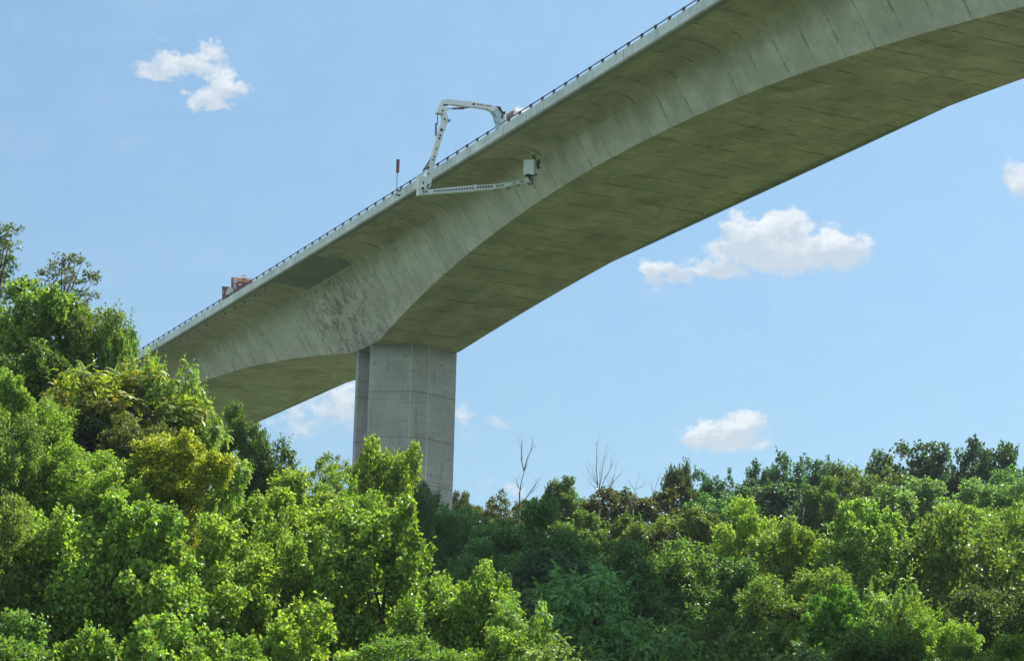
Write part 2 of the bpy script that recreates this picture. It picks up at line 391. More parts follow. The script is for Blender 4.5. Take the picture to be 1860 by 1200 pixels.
# ------------------------------------------------------------------ terrain
ANCH = []
exec_trees = []
def anchor(x, y, z, w=1.0): ANCH.append((x, y, z, w))
def terrain(x, y):
    d = math.hypot(x, y); a = math.degrees(math.atan2(x, y)) - 26.3
    base = -1.6 + 46*max(0, min(1, (d-60)/230))**1.0 + (6*noise.noise(Vector((x/160, y/160, 0))) if d > 100 else 0)
    if d > 420: base += 14*noise.noise(Vector((x/300, y/300, 3)))
    ws = .02; zs = base*.02
    for (ax, ay, azz, w) in ANCH:
        q = ((x-ax)**2+(y-ay)**2)/(2*13.0**2)
        if q < 14:
            g = w*math.exp(-q); ws += g; zs += g*azz
    return zs/ws

# ------------------------------------------------------------------ leaves and crowns
def leafmat(name, tip=None):
    mt, nt, b = newmat(name)
    oi = nt.nodes.new('ShaderNodeObjectInfo'); geo = nt.nodes.new('ShaderNodeNewGeometry')
    rp = geo.outputs['Random Per Island']
    hs = nt.nodes.new('ShaderNodeHueSaturation'); nt.links.new(oi.outputs['Color'], hs.inputs['Color'])
    nt.links.new(mnode(nt, 'ADD', mnode(nt, 'MULTIPLY', rp, .05), .475), hs.inputs['Hue'])
    nt.links.new(mnode(nt, 'ADD', mnode(nt, 'MULTIPLY', mnode(nt, 'FRACT', mnode(nt, 'MULTIPLY', rp, 37.7)), 1.15), .42), hs.inputs['Value'])
    c = hs.outputs[0]
    big = texn(nt, 1.6, 3, .5)
    c = mixcol(nt, sstep(nt, big, .42, .62, 0, .45), c, mixcol(nt, 1.0, c, (1.12, 1.05, .85), 'MULTIPLY'))
    if tip:
        r2 = mnode(nt, 'FRACT', mnode(nt, 'MULTIPLY', rp, 91.3)); sel = mnode(nt, 'MULTIPLY', sstep(nt, r2, .45, .6), sstep(nt, texn(nt, 2.2, 3, .6), .48, .58))
        c = mixcol(nt, mnode(nt, 'MULTIPLY', sel, .45), c, tip)
    nt.links.new(c, b.inputs['Base Color']); b.inputs['Roughness'].default_value = .5; b.inputs['Specular IOR Level'].default_value = .3
    tr = nt.nodes.new('ShaderNodeBsdfTranslucent'); nt.links.new(mixcol(nt, 1.0, c, (1.7, 1.6, .5), 'MULTIPLY'), tr.inputs[0])
    mx = nt.nodes.new('ShaderNodeMixShader'); mx.inputs[0].default_value = .32
    nt.links.new(b.outputs[0], mx.inputs[1]); nt.links.new(tr.outputs[0], mx.inputs[2])
    nt.links.new(mx.outputs[0], nt.nodes['Material Output'].inputs['Surface'])
    return mt
M_leaf = leafmat('leaves'); M_leaf_or = leafmat('leaves_orange_tips', (.33, .19, .06)); M_leaf_rd = leafmat('leaves_red_tips', (.10, .065, .05))
def barkmat(name, col):
    mt, nt, b = newmat(name); n = texn(nt, 3, 6, .7, (3, 3, .5)); c = mixcol(nt, sstep(nt, n, .35, .7), tuple(x*.6 for x in col), tuple(x*1.3 for x in col))
    nt.links.new(c, b.inputs['Base Color']); b.inputs['Roughness'].default_value = .9; return mt
M_bark = barkmat('bark', (.09, .075, .06)); M_pale = barkmat('bark_pale', (.30, .26, .23)); M_deadbark = barkmat('bark_dead', (.24, .19, .18))

def rsph(r_):
    while True:
        v = Vector((r_.uniform(-1, 1), r_.uniform(-1, 1), r_.uniform(-1, 1)))
        if .05 < v.length < 1: return v.normalized()
def add_leaf(V, Fc, p, d, n, ln, wd, fold=.25):
    d = d.normalized(); s = n.cross(d)
    if s.length < 1e-4: s = Vector((1, 0, 0)).cross(d)
    s.normalize(); n2 = d.cross(s)
    b = len(V); mid = p + d*(ln*.45)
    V.extend((p, mid + s*(wd*.5) + n2*(wd*fold), p + d*ln - n2*(ln*.12), mid - s*(wd*.5) + n2*(wd*fold)))
    Fc.append((b, b+1, b+2)); Fc.append((b, b+2, b+3))
def crown_mesh(name, seed, style='broad', clumps=46, leaves=240, ln=.085, wd=.06, shape=(1, 1, 1), sparse=0., droop=.1, crad=(.075, .155), shell=.5, lobn=15):
    """unit crown, radius about 1, centre at the origin; returns the mesh and clump centres"""
    r_ = random.Random(seed); V = []; Fc = []; cs = []
    # a crown is a handful of unequal lobes; the leaf clumps sit on and in the lobes
    lobes = [(Vector((0, 0, -.12)), .56)]
    for k in range(lobn):
        d = rsph(r_); d.z = d.z*.75 + .12; rr = r_.uniform(.15, .38)
        lobes.append((d.normalized()*(.98-rr)*r_.uniform(.85, 1.08), rr))
    tries = 0
    while len(cs) < clumps and tries < 9000:
        tries += 1
        lc, lr = r_.choices(lobes, [q[1]**2 for q in lobes])[0]
        d = rsph(r_); c = lc + d*lr*(shell + (1-shell)*r_.random()**.5)*r_.uniform(.85, 1.18)
        if any((c-o[0]).length < o[1]*.62 for o in lobes if o[0] is not lc): continue
        c = Vector((c.x*shape[0], c.y*shape[1], c.z*shape[2])); cr = r_.uniform(*crad)
        if all((c-o[0]).length > (cr+o[1])*(.42 + sparse*.3) for o in cs): cs.append((c, cr))
    up = Vector((0, 0, 1))
    for c, cr in cs:
        nl = int(leaves*(cr/sum(crad)*2)**2*r_.uniform(.75, 1.2)); out = c.normalized() if c.length > .1 else up
        spr = (out*.8 + up*.5 + rsph(r_)*.6).normalized()
        if style == 'pinnate':
            nf = max(6, nl//22); centre_dir = (out*.6 + up*.7).normalized()
            for k in range(nf):
                a = rsph(r_); a = (a + centre_dir*.55).normalized(); base = c + a*cr*.18*r_.random(); L_ = cr*r_.uniform(1.1, 1.7)
                dirv = a.copy(); p = base.copy(); steps = 8
                for q in range(steps):
                    dirv = (dirv + Vector((0, 0, -1))*(.16+droop*.3)).normalized(); p = p + dirv*(L_/steps)
                    sd_ = dirv.cross(up)
                    if sd_.length < .05: sd_ = Vector((1, 0, 0))
                    sd_.normalize(); nn = sd_.cross(dirv)
                    if nn.z < 0: nn = -nn
                    for sg in (-1, 1):
                        add_leaf(V, Fc, p, (sd_*sg + dirv*.5 - up*(.25+droop)), nn, ln*r_.uniform(.8, 1.2)*(1-.35*q/steps), wd, .1)
        else:
            for k in range(nl):
                a = (rsph(r_) + up*.35 + out*.35).normalized(); rad = cr*(.35 + .65*r_.random()**.45)
                p = c + Vector((a.x*rad, a.y*rad, a.z*rad*.75)) + spr*(r_.uniform(-.5, 1.3)*cr) + rsph(r_)*.03
                nrm = (a*.5 + up*.5 + rsph(r_)*.95).normalized(); dd = rsph(r_) + a*.6 - up*droop*2
                dd = dd - nrm*dd.dot(nrm)*.8
                add_leaf(V, Fc, p, dd, nrm, ln*r_.uniform(.65, 1.25), wd*r_.uniform(.8, 1.2))
    # stray sprays that break the outline
    for k in range(90 if sparse == 0 else 14):
        c, cr = r_.choice(cs); a = (c.normalized()+rsph(r_)*.55+up*.7).normalized(); Ls = r_.uniform(.10, .30)
        for q in range(13):
            p = c + a*(cr*.5 + Ls*q/12) + rsph(r_)*(.035*(1-q/16))
            add_leaf(V, Fc, p, (a*.8 + rsph(r_)*1.2 - up*droop), (up+rsph(r_)*.8), ln*r_.uniform(.6, 1.1), wd)
    def q_(k, f_):
        a = sorted(v[k] for v in V); return a[int(len(a)*f_)]
    lo = [q_(k, .006) for k in range(3)]; hi = [q_(k, .994) for k in range(3)]
    mid = Vector([(a+b_)/2 for a, b_ in zip(lo, hi)]); sc_ = [2/(b_-a) for a, b_ in zip(lo, hi)]; sc_[0] = sc_[1] = (sc_[0]+sc_[1])/2
    nv = lambda v: Vector([(v[k]-mid[k])*sc_[k] for k in range(3)])
    V = [nv(v) for v in V]; cs = [(nv(c), cr) for c, cr in cs]
    me = bpy.data.meshes.new(name); me.from_pydata([tuple(v) for v in V], [], Fc); me.materials.append(M_leaf)
    return me, cs
PROTO = {}
def proto(key):
    if key in PROTO: return PROTO[key]
    kind, n = key; sd = {'broad': 11, 'fine': 31, 'pinnate': 51, 'sparse': 71, 'glossy': 91, 'far': 111, 'feather': 131, 'tower': 151}[kind] + n*7
    kw = dict(broad=dict(clumps=210, leaves=98, ln=.066, wd=.050),
              fine=dict(clumps=240, leaves=100, ln=.054, wd=.037, crad=(.065, .135)),
              pinnate=dict(style='pinnate', clumps=115, leaves=185, ln=.082, wd=.030, crad=(.10, .18), droop=.12),
              sparse=dict(clumps=60, leaves=44, ln=.085, wd=.055, sparse=.8, crad=(.07, .13), shell=.6, lobn=12),
              glossy=dict(clumps=185, leaves=88, ln=.070, wd=.062, crad=(.075, .15), lobn=17),
              far=dict(clumps=140, leaves=62, ln=.084, wd=.064, crad=(.08, .16)),
              feather=dict(clumps=180, leaves=120, ln=.070, wd=.027, crad=(.075, .15), droop=.1),
              tower=dict(clumps=90, leaves=70, ln=.11, wd=.052, crad=(.10, .19), shell=.2))[kind]
    PROTO[key] = crown_mesh('crown_'+kind, sd, **kw); return PROTO[key]

TREES = []
def limbs(mb, base, centre, cs, scl, rt, rz, nl, r_):
    top = centre + Vector((0, 0, scl[2]*.25))
    wob = Vector((r_.uniform(-.3, .3), r_.uniform(-.3, .3), 0))*scl[0]*.5
    n = 7; pts = []; rs = []
    for i in range(n):
        t = i/(n-1); p = base.lerp(top, t) + wob*math.sin(t*math.pi)*.6; pts.append(p); rs.append(rt*(1-.72*t))
    mb.tube(pts, rs, 7)
    mrot = Matrix.Rotation(rz, 3, 'Z')
    pick = sorted(cs, key=lambda q: -q[0].length)[:nl*2]; r_.shuffle(pick)
    for c, cr in pick[:nl]:
        e = centre + mrot @ Vector((c.x*scl[0], c.y*scl[1], c.z*scl[2])); j = pts[r_.choice((3, 4, 5))]
        mdl = j.lerp(e, .5) + Vector((0, 0, .12*(e-j).length))
        mb.tube([j, mdl, e], [rt*.36, rt*.22, rt*.07], 5)
def tree(px, py, w, h, D, kind, col, label, cat='tree', mat=None, hm=None, trunk_col=None, nm='broadleaf_tree', group=None):
    """px, py: top of the crown in the photograph; w, h: crown size in px; D: distance in m"""
    TREES.append(dict(px=px, py=py, w=w, h=h, D=D, kind=kind, col=col, label=label, mat=mat, hm=hm, bark=trunk_col, nm=nm, cat=cat, group=group))
    c = at_depth(px, py+h*.5, D); hw = w*D/FPX/2; hh = h*D/FPX/2
    ht = hm if hm else max(2.2*hh, 9)
    zt = c.z + hh; anchor(c.x, c.y, zt-ht)
    TREES[-1].update(c=c, hw=hw, hh=hh)
YG = (.155, .250, .048); LG = (.125, .210, .045); MG = (.080, .160, .045); DG = (.050, .135, .055); TG = (.034, .086, .066)
OL = (.085, .130, .045); YE = (.20, .255, .035); PG = (.11, .19, .085); BR = (.065, .085, .04); LM = (.13, .225, .055); BL = (.030, .068, .050)
#TREES_BEGIN
T = tree
# left hillside, top to bottom
T(45, 512, 210, 270, 113, 'glossy', MG, 'bright green broadleaf tree below the airy reddish tree on the upper left slope')
T(-30, 560, 120, 260, 111, 'broad', LG, 'fresh green tree at the left edge under the tall dark tree')
T(172, 560, 135, 190, 114, 'fine', OL, 'olive green bushy tree right of the airy reddish tree')
T(212, 582, 70, 150, 113, 'pinnate', MG, 'small tree with star shaped leaf sprays at the crest left of the bridge end')
T(85, 640, 190, 190, 109, 'broad', (.045, .10, .028), 'dark shaded tree in the hollow left of the orange tinged tree')
T(300, 662, 150, 330, 106, 'pinnate', LM, 'pale green tree with drooping leaves hiding the far end of the bridge')
T(258, 650, 120, 180, 107, 'pinnate', LG, 'drooping green tree right behind the orange tinged tree')
T(318, 672, 120, 230, 105, 'pinnate', (.12, .215, .05), 'pale drooping tree on the outer left slope touching the girder end')
T(205, 662, 235, 190, 104, 'pinnate', (.13, .18, .04), 'orange tinged tree with drooping compound leaves on the upper left slope', mat='or')
T(2, 672, 95, 150, 97, 'glossy', YG, 'yellow green tree at the left edge, level with the orange tinged tree')
T(170, 750, 180, 150, 103, 'broad', BL, 'dark tree filling the shaded gap under the orange tinged tree')
T(70, 738, 210, 180, 99, 'feather', LG, 'feathery mid green tree on the left slope below the shaded hollow')
T(248, 762, 140, 120, 100, 'fine', (.07, .09, .035), 'grey green small leaved bush left of the bright yellow tree')
T(325, 792, 150, 130, 97, 'broad', YE, 'bright yellow leaved tree in the middle of the left slope')
T(378, 778, 110, 160, 106, 'pinnate', LM, 'pale drooping tree behind the bright yellow tree')
T(432, 738, 95, 180, 126, 'broad', (.055, .10, .03), 'dark green tree rising in front of the bridge soffit left of the pier')
T(490, 800, 105, 140, 126, 'pinnate', (.04, .085, .035), 'dark spiky leaved tree against the sky left of the pier')
T(465, 800, 60, 120, 125, 'tower', (.04, .09, .03), 'narrow dark vine covered tree behind the spiky leaved tree')
T(590, 820, 80, 110, 124, 'sparse', (.08, .13, .04), 'thin open tree with sky showing through it, left of the pier foot')
T(693, 806, 120, 210, 132, 'broad', YG, 'bright yellow green tree in front of the pier')
T(650, 850, 100, 150, 134, 'broad', (.09, .16, .03), 'green tree at the lower left edge of the pier')
T(745, 855, 85, 150, 168, 'feather', DG, 'dark feathery tree in front of the pier, right of the yellow green one')
T(785, 915, 90, 120, 175, 'fine', DG, 'dark small leaved tree at the foot of the pier')
T(8, 762, 140, 230, 93, 'fine', OL, 'olive brown fine leaved tree at the left edge halfway down the slope')
T(160, 815, 200, 190, 95, 'feather', LG, 'feathery green tree on the left slope below the dark gap')
T(282, 850, 150, 140, 99, 'broad', (.035, .075, .03), 'dark shaded tree below the bright yellow tree')
T(400, 848, 180, 190, 110, 'broad', YG, 'yellow green tree right of the shaded tree below the yellow one')
T(520, 862, 190, 190, 113, 'broad', YG, 'yellow green tree under the dark spiky leaved tree')
T(628, 868, 150, 170, 117, 'fine', YG, 'yellow green fine leaved tree left of the pier foot')
T(300, 915, 120, 150, 96, 'fine', (.19, .20, .03), 'small golden green tree right of the fresh round leaved tree')
T(225, 900, 225, 290, 84, 'glossy', LG, 'fresh green round leaved tree standing forward on the lower left slope')
T(95, 940, 230, 280, 86, 'broad', LG, 'mid green tree low on the left slope, second from the left edge')
T(2, 905, 150, 250, 84, 'fine', OL, 'dull olive tree at the left edge low on the slope')
T(365, 945, 230, 290, 90, 'broad', YG, 'lime tree on the lower left slope just below the golden tree')
T(480, 950, 230, 290, 94, 'fine', LG, 'fine leaved light green tree in the middle of the lower left slope')
T(600, 930, 220, 280, 99, 'broad', YG, 'lime green tree just left of the large glossy tree')
T(705, 920, 230, 300, 92, 'glossy', LG, 'large glossy leaved tree below the pier with glinting leaves')
T(838, 1035, 190, 270, 88, 'broad', LG, 'bright green tree on the descending edge right of the glossy tree')
T(945, 1088, 130, 220, 86, 'pinnate', LM, 'pale feather leaved tree left of the dark drooping tree')
T(40, 1120, 220, 240, 76, 'broad', MG, 'mid green tree in the bottom left corner')
T(170, 1150, 170, 240, 70, 'glossy', LG, 'light green tree at the bottom edge, second from the left corner')
T(305, 1128, 230, 260, 78, 'glossy', LG, 'green tree at the bottom edge under the fresh round leaved tree')
T(455, 1165, 170, 200, 72, 'broad', (.10, .18, .03), 'green tree at the bottom edge under the fine leaved light green tree')
T(575, 1105, 230, 280, 82, 'glossy', YG, 'lime tree at the bottom edge under the large glossy tree, on its left')
T(745, 1160, 200, 200, 78, 'fine', MG, 'shaded green tree at the bottom edge under the large glossy tree, on its right')
T(890, 1148, 190, 200, 80, 'broad', LG, 'light green tree at the bottom edge left of the picture centre')
T(1000, 1165, 120, 160, 80, 'pinnate', LM, 'pale leafy shoots at the bottom edge beside the dark drooping tree')
# middle and right, far ridge first
T(840, 896, 52, 90, 288, 'far', (.05, .07, .035), 'small dark tree peeping out right of the pier on the ridge', mat='rd')
T(878, 912, 50, 70, 285, 'far', BR, 'small rusty tree on the ridge between the pier and the forked dead tree', mat='rd')
T(920, 893, 80, 80, 262, 'sparse', (.05, .07, .035), 'sparse dark reddish tree behind the forked dead tree', mat='rd')
T(1022, 870, 84, 110, 268, 'glossy', (.07, .12, .045), 'rounded tree on the ridge right of the forked dead tree')
T(975, 905, 70, 80, 280, 'far', BR, 'low brownish tree on the ridge left of the rounded tree', mat='rd')
T(1075, 912, 90, 100, 272, 'far', DG, 'low green tree on the ridge under the fan shaped dead tree')
T(1138, 888, 170, 120, 266, 'far', (.045, .06, .03), 'brownish dome shaped tree on the ridge below the bare twigs', mat='rd')
T(1231, 842, 54, 150, 276, 'tower', (.035, .06, .032), 'narrow vine covered tree like a tower on the ridge', mat='rd')
T(1283, 862, 90, 120, 286, 'far', TG, 'dark bluish tree right of the vine covered tower tree')
T(1336, 856, 56, 90, 288, 'sparse', TG, 'small see through tree on the ridge, second right of the tower tree')
T(1388, 842, 62, 110, 290, 'far', TG, 'dark pointed tree on the ridge left of the tallest middle ridge tree')
T(1450, 828, 110, 160, 292, 'far', TG, 'tall dark bluish tree in the middle of the right ridge')
T(1495, 832, 50, 90, 294, 'sparse', TG, 'thin dark tree leaning out of the middle of the right ridge', mat='rd')
T(1560, 846, 160, 160, 282, 'fine', (.06, .095, .035), 'wide olive dome tree on the right ridge')
T(1655, 806, 140, 150, 302, 'far', BL, 'high dark tree above the pale tree on the right ridge', mat='rd')
T(1742, 803, 62, 140, 304, 'sparse', BL, 'slim dark tree on the highest part of the right ridge', mat='rd')
T(1800, 802, 115, 160, 303, 'far', BL, 'big dark tree at the highest part of the ridge near the right edge')
T(1852, 848, 90, 140, 292, 'far', DG, 'dark green tree on the ridge at the right edge of the picture')
T(1498, 868, 72, 120, 270, 'broad', (.07, .14, .035), 'lighter green tree standing before the dark middle ridge trees')
T(1400, 878, 180, 140, 274, 'far', BL, 'dark bluish mass of a tree above the pale bare stems')
T(1310, 900, 120, 110, 262, 'far', DG, 'dark green tree left of the lime ridge tree, below the skyline')
T(1665, 872, 190, 180, 258, 'broad', PG, 'pale grey green tree on the right slope under the high dark tree')
T(1590, 880, 100, 150, 262, 'broad', (.05, .09, .04), 'dull green tree left of the pale grey green tree')
T(1798, 876, 140, 120, 255, 'broad', PG, 'pale round tree on the right slope near the right edge')
T(1740, 920, 140, 100, 240, 'fine', LG, 'light green flat topped tree between the pale round tree and the wide olive tree')
T(1850, 920, 130, 140, 215, 'fine', LG, 'bright green tree cut off by the right edge halfway down')
T(1235, 928, 150, 130, 232, 'broad', (.085, .125, .035), 'green tree with yellow tips below the vine covered tower tree')
T(1160, 935, 110, 120, 236, 'far', (.05, .09, .03), 'green tree below the brownish dome tree')
T(1060, 930, 130, 120, 232, 'broad', (.06, .11, .03), 'green tree below the rounded ridge tree')
T(848, 925, 130, 170, 200, 'broad', DG, 'deep green tree right beside the pier foot')
T(965, 915, 190, 190, 188, 'broad', (.045, .125, .045), 'large deep green dome tree under the forked dead tree')
T(1365, 912, 130, 190, 202, 'broad', YG, 'lime coloured tree standing out in the middle of the right slope')
T(1452, 952, 150, 180, 192, 'broad', (.13, .21, .045), 'yellowish tree between the lime tree and the glossy pale tree')
T(1572, 915, 165, 210, 190, 'glossy', LM, 'pale glossy tree with silvery leaves right of the lime tree')
T(1760, 942, 280, 290, 172, 'fine', (.075, .12, .032), 'very wide olive green tree filling the right side')
T(1120, 985, 150, 170, 165, 'glossy', (.05, .125, .05), 'dark green tree between the deep green dome and the open yellow tipped tree')
T(1225, 985, 200, 240, 180, 'fine', (.06, .125, .04), 'open tree with yellow tips in the middle of the right slope')
T(870, 985, 140, 150, 158, 'broad', (.05, .13, .05), 'dark green tree below the pier foot on its right')
T(985, 1010, 170, 160, 148, 'broad', BL, 'very dark tree above the dark drooping tree')
T(1080, 1032, 220, 250, 108, 'pinnate', (.055, .15, .06), 'dark green tree with long drooping leaves at the lower middle')
T(1318, 1025, 200, 240, 172, 'broad', (.045, .10, .035), 'green tree below the lime tree on the right slope')
T(1445, 1035, 210, 170, 168, 'feather', (.085, .14, .035), 'feathery spreading tree below the pale glossy tree')
T(1520, 1072, 125, 150, 150, 'glossy', (.07, .17, .03), 'vivid green round leaved tree low on the right slope')
T(1612, 1055, 130, 170, 152, 'pinnate', LM, 'light green tree with compound leaves right of the vivid round leaved tree')
T(1700, 1110, 140, 160, 138, 'fine', YG, 'bright lime tree at the lower right before the wide olive tree')
T(1812, 1075, 200, 200, 156, 'fine', (.04, .07, .03), 'shaded dark tree under the wide olive tree at the right edge')
T(1160, 1140, 200, 180, 104, 'pinnate', (.05, .14, .05), 'dark leafy tree at the bottom edge right of the drooping tree')
T(1270, 1120, 190, 200, 150, 'broad', (.05, .11, .03), 'green tree at the bottom edge under the open yellow tipped tree')
T(1390, 1135, 190, 180, 145, 'pinnate', (.06, .13, .03), 'green compound leaved tree at the bottom edge left of the vivid tree')
T(1500, 1160, 170, 150, 135, 'pinnate', PG, 'pale glinting shrub at the bottom edge under the vivid tree')
T(1600, 1150, 170, 160, 130, 'broad', (.065, .13, .03), 'green tree at the bottom edge left of the bright lime tree')
T(1830, 1160, 180, 150, 122, 'broad', LG, 'light green tree in the bottom right corner')
T(1735, 1175, 120, 130, 122, 'broad', (.07, .14, .03), 'green bush at the bottom edge left of the corner tree')
#TREES_END
anchor(109, 251, 30, 2); anchor(0, 0, -1.6, 3); anchor(20, 40, -1.0, 2); anchor(5, 25, -1.6, 2); anchor(40, 60, -1, 1)
rt_ = random.Random(5)
for i, t in enumerate(TREES):
    c, hw, hh = t['c'], t['hw'], t['hh']
    zt = terrain(c.x, c.y); base = Vector((c.x+rt_.uniform(-.3, .3), c.y+rt_.uniform(-.3, .3), min(zt, c.z-hh*.9)-.15))
    root = empty(t['nm'], base); tag(root, t['label'], t['cat'], t['group'] or ('trees on the left hillside' if t['D'] < 136 and t['px'] < 1030 else 'trees on the right slope and ridge'))
    me, cs = proto((t['kind'], i % 3)); rz = rt_.uniform(0, 6.28); scl = (hw, hw, hh)
    cr = bpy.data.objects.new('crown', me); C.objects.link(cr); cr.parent = root
    cr.matrix_parent_inverse = Matrix.Translation(base).inverted()
    cr.location = c; cr.rotation_euler = (0, 0, rz); cr.scale = (hw*1.08, hw*1.08, hh)
    left = t['D'] < 136 and t['px'] < 1030
    mean, kk = ((.128, .212, .045), .38) if left else ((.075, .150, .050), .2)
    kk = kk*.2 if t['col'][1] < .11 or t['col'][0] > .19 else kk
    t['col'] = tuple(a_*(1-kk)+b_*kk for a_, b_ in zip(t['col'], mean))
    v = rt_.uniform(.92, 1.08)*(1.3 if 820 < t['px'] < 1200 and 100 < t['D'] < 210 else 1)*(1.38 if t['D'] < 136 and t['px'] < 1030 else 1.5); cr.color = (t['col'][0]*v*rt_.uniform(.93, 1.07), t['col'][1]*v, t['col'][2]*v, 1)
    if t['mat']:
        cr.material_slots[0].link = 'OBJECT'; cr.material_slots[0].material = M_leaf_or if t['mat'] == 'or' else M_leaf_rd
    tb = MB(); limbs(tb, base, c, cs, scl, max(.10, hw*.07), rz, 14 if t['kind'] != 'sparse' else 28, rt_)
    tb.build('trunk', M_bark, root, True, origin=base, fix=False)

# airy trees drawn branch by branch: leaf tufts at the ends of thin limbs
def airy(D, foot_px, tufts, tuft_r, col, label, seed, gap=.6):
    r_ = random.Random(seed); f0 = at_depth(foot_px[0], foot_px[1], D); foot = Vector((f0.x, f0.y, min(terrain(f0.x, f0.y), f0.z-1)))
    root = empty('airy_tree', foot); tag(root, label, 'tree', 'trees on the left hillside'); tb = MB(); V = []; Fc = []
    pts = [at_depth(x, y, D + r_.uniform(-1.6, 1.6)) for x, y in tufts]; topz = max(p.z for p in pts); mid = sum(pts, Vector())/len(pts)
    stem = [foot, f0, f0.lerp(Vector((mid.x, mid.y, topz)), .35)+Vector((.12, 0, 0)), f0.lerp(Vector((mid.x, mid.y, topz)), .7)]; tb.tube(stem, [.16, .12, .085, .05], 6)
    up = Vector((0, 0, 1))
    for p in pts:
        tt = min(1, max(0, (p.z-f0.z)/(topz-f0.z)*.75 - .12)); j = f0.lerp(stem[-1], tt)
        tb.tube([j, j.lerp(p, .55)+Vector((0, 0, -.08)), p], [.045, .03, .012], 4)
        for q in range(r_.randint(5, 8)):
            c = p + Vector((r_.uniform(-1, 1), r_.uniform(-1, 1), r_.uniform(-.45, .5)))*tuft_r*1.25
            tb.tube([p, c], [.012, .006], 3)
            for k_ in range(9):
                a = (rsph(r_)+up*.3).normalized(); add_leaf(V, Fc, c + a*.09*r_.random(), a - up*.25, (up+rsph(r_)*.7), r_.uniform(.14, .26), .10)
    tb.build('trunk', M_bark, root, True, origin=foot, fix=False)
    me = bpy.data.meshes.new('crown'); me.from_pydata([tuple(v-foot) for v in V], [], Fc); me.materials.append(M_leaf_rd)
    cr = bpy.data.objects.new('crown', me); C.objects.link(cr); cr.parent = root; cr.color = (*col, 1)
airy(119, (106, 625), [(83, 492), (100, 484), (112, 473), (124, 480), (138, 474), (150, 474), (95, 498), (118, 497), (134, 494), (166, 500), (174, 508), (74, 514), (90, 522), (106, 512), (124, 510), (140, 512), (98, 534), (116, 528), (150, 532), (164, 538),
     (86, 550), (104, 548), (134, 548), (146, 552), (92, 568), (110, 566), (100, 586), (122, 572), (88, 588), (112, 596), (98, 606)], .34, (.085, .12, .05), 'airy open tree with reddish leaves standing against the sky above the left slope', 3)
airy(116, (-12, 600), [(0, 414), (12, 417), (24, 416), (4, 428), (16, 438), (-8, 424), (20, 447), (6, 452), (-6, 446), (12, 464), (0, 470), (16, 480), (6, 492), (-10, 476), (12, 504), (-2, 508), (8, 522), (-12, 500), (-20, 450), (-25, 430), (-8, 530), (10, 536), (2, 548)], .40, (.075, .14, .05), 'tall dark tree with loose tufts cut off by the left edge of the picture', 4)
# bare trees
def bare(px0, py0, D, stems, label, mat, seed, nm='dead_tree', rad=.07, twig=2):
    """stems: lists of photograph points of each main stem, from the fork or the foot to the tip"""
    r_ = random.Random(seed); b0 = at_depth(px0, py0, D); anchor_z = terrain(b0.x, b0.y); foot = Vector((b0.x, b0.y, min(anchor_z, b0.z-1)))
    root = empty(nm, foot); tag(root, label, 'dead tree', 'bare trees on the ridge'); tb = MB(); tb.tube([foot, b0], [rad*1.3, rad], 6)
    br = MB()
    for si, st_ in enumerate(stems):
        pts = [at_depth(x, y, D + r_.uniform(-.8, .8)*(j > 0)) for j, (x, y) in enumerate(st_[:-1])]; r0 = st_[-1]*.72
        n = len(pts); rs = [r0*(1-.75*j/(n-1)) for j in range(n)]; (tb if si == 0 else br).tube(pts, rs, 5)
        for j in range(1, n):
            for k_ in range(twig+1):
                a, b = pts[j-1], pts[j]; q = a.lerp(b, r_.random()); dv = (b-a).normalized()
                e = q + (dv*1.1 + rsph(r_)*.55 + Vector((0, 0, .25)))*r_.uniform(.5, 1.1)*max(1.0, (b-a).length*.5)
                m2 = q.lerp(e, .55) + rsph(r_)*.08; br.tube([q, m2, e], [r0*.3, r0*.2, r0*.07], 4)
                for k2 in range(2):
                    f_ = e + ((e-q).normalized()+rsph(r_)*.7)*r_.uniform(.25, .5); br.tube([m2.lerp(e, .5+.4*k2), f_], [r0*.14, r0*.05], 3)
    tb.build('trunk', mat, root, True, origin=foot, fix=False); br.build('branches', mat, root, True, origin=foot, fix=False)
bare(944, 925, 258, [[(944, 925), (944, 895), (947, 875), (952, 855), .15], [(952, 855), (947, 835), (947, 815), (949, 803), .10], [(952, 855), (957, 835), (964, 818), (968, 803), .10],
      [(945, 890), (939, 878), (938, 870), .07], [(950, 912), (962, 895), (970, 883), (975, 874), .09], [(962, 895), (970, 889), (979, 882), .05]], 'forked bare dead tree on the ridge right of the pier', M_deadbark, 1, twig=1)
bare(1089, 925, 262, [[(1089, 925), (1088, 900), (1086, 880), .11], [(1086, 880), (1083, 850), (1084, 825), (1083, 802), .08], [(1086, 882), (1076, 866), (1066, 852), .07],
      [(1086, 880), (1078, 860), (1073, 846), .05], [(1088, 890), (1093, 862), (1096, 836), (1100, 815), .07], [(1089, 893), (1098, 870), (1108, 852), (1116, 838), .07], [(1088, 888), (1090, 865), (1091, 845), .05], [(1089, 895), (1080, 885), (1070, 876), .04]],
     'fan shaped bare tree on the ridge, taller of the two with many thin upright branches', M_deadbark, 2)
bare(1107, 920, 264, [[(1107, 920), (1108, 890), (1110, 878), .08], [(1110, 880), (1120, 868), (1130, 858), .05], [(1110, 880), (1116, 862), (1119, 848), .05], [(1109, 885), (1102, 872), .04]],
     'small bare tree touching the right side of the fan shaped one', M_deadbark, 3)
bare(1152, 905, 266, [[(1152, 905), (1154, 888), (1160, 866), .05], [(1154, 890), (1146, 880), (1141, 872), .035], [(1155, 888), (1168, 882), (1170, 875), .035]], 'wispy bare twigs above the brownish dome tree', M_deadbark, 4)
bare(1184, 915, 268, [[(1184, 915), (1187, 896), (1196, 868), .09], [(1186, 900), (1183, 885), .05], [(1190, 905), (1205, 892), (1215, 884), .05], [(1188, 900), (1200, 890), .04]], 'bare leaning stems left of the vine covered tower tree', M_deadbark, 5)
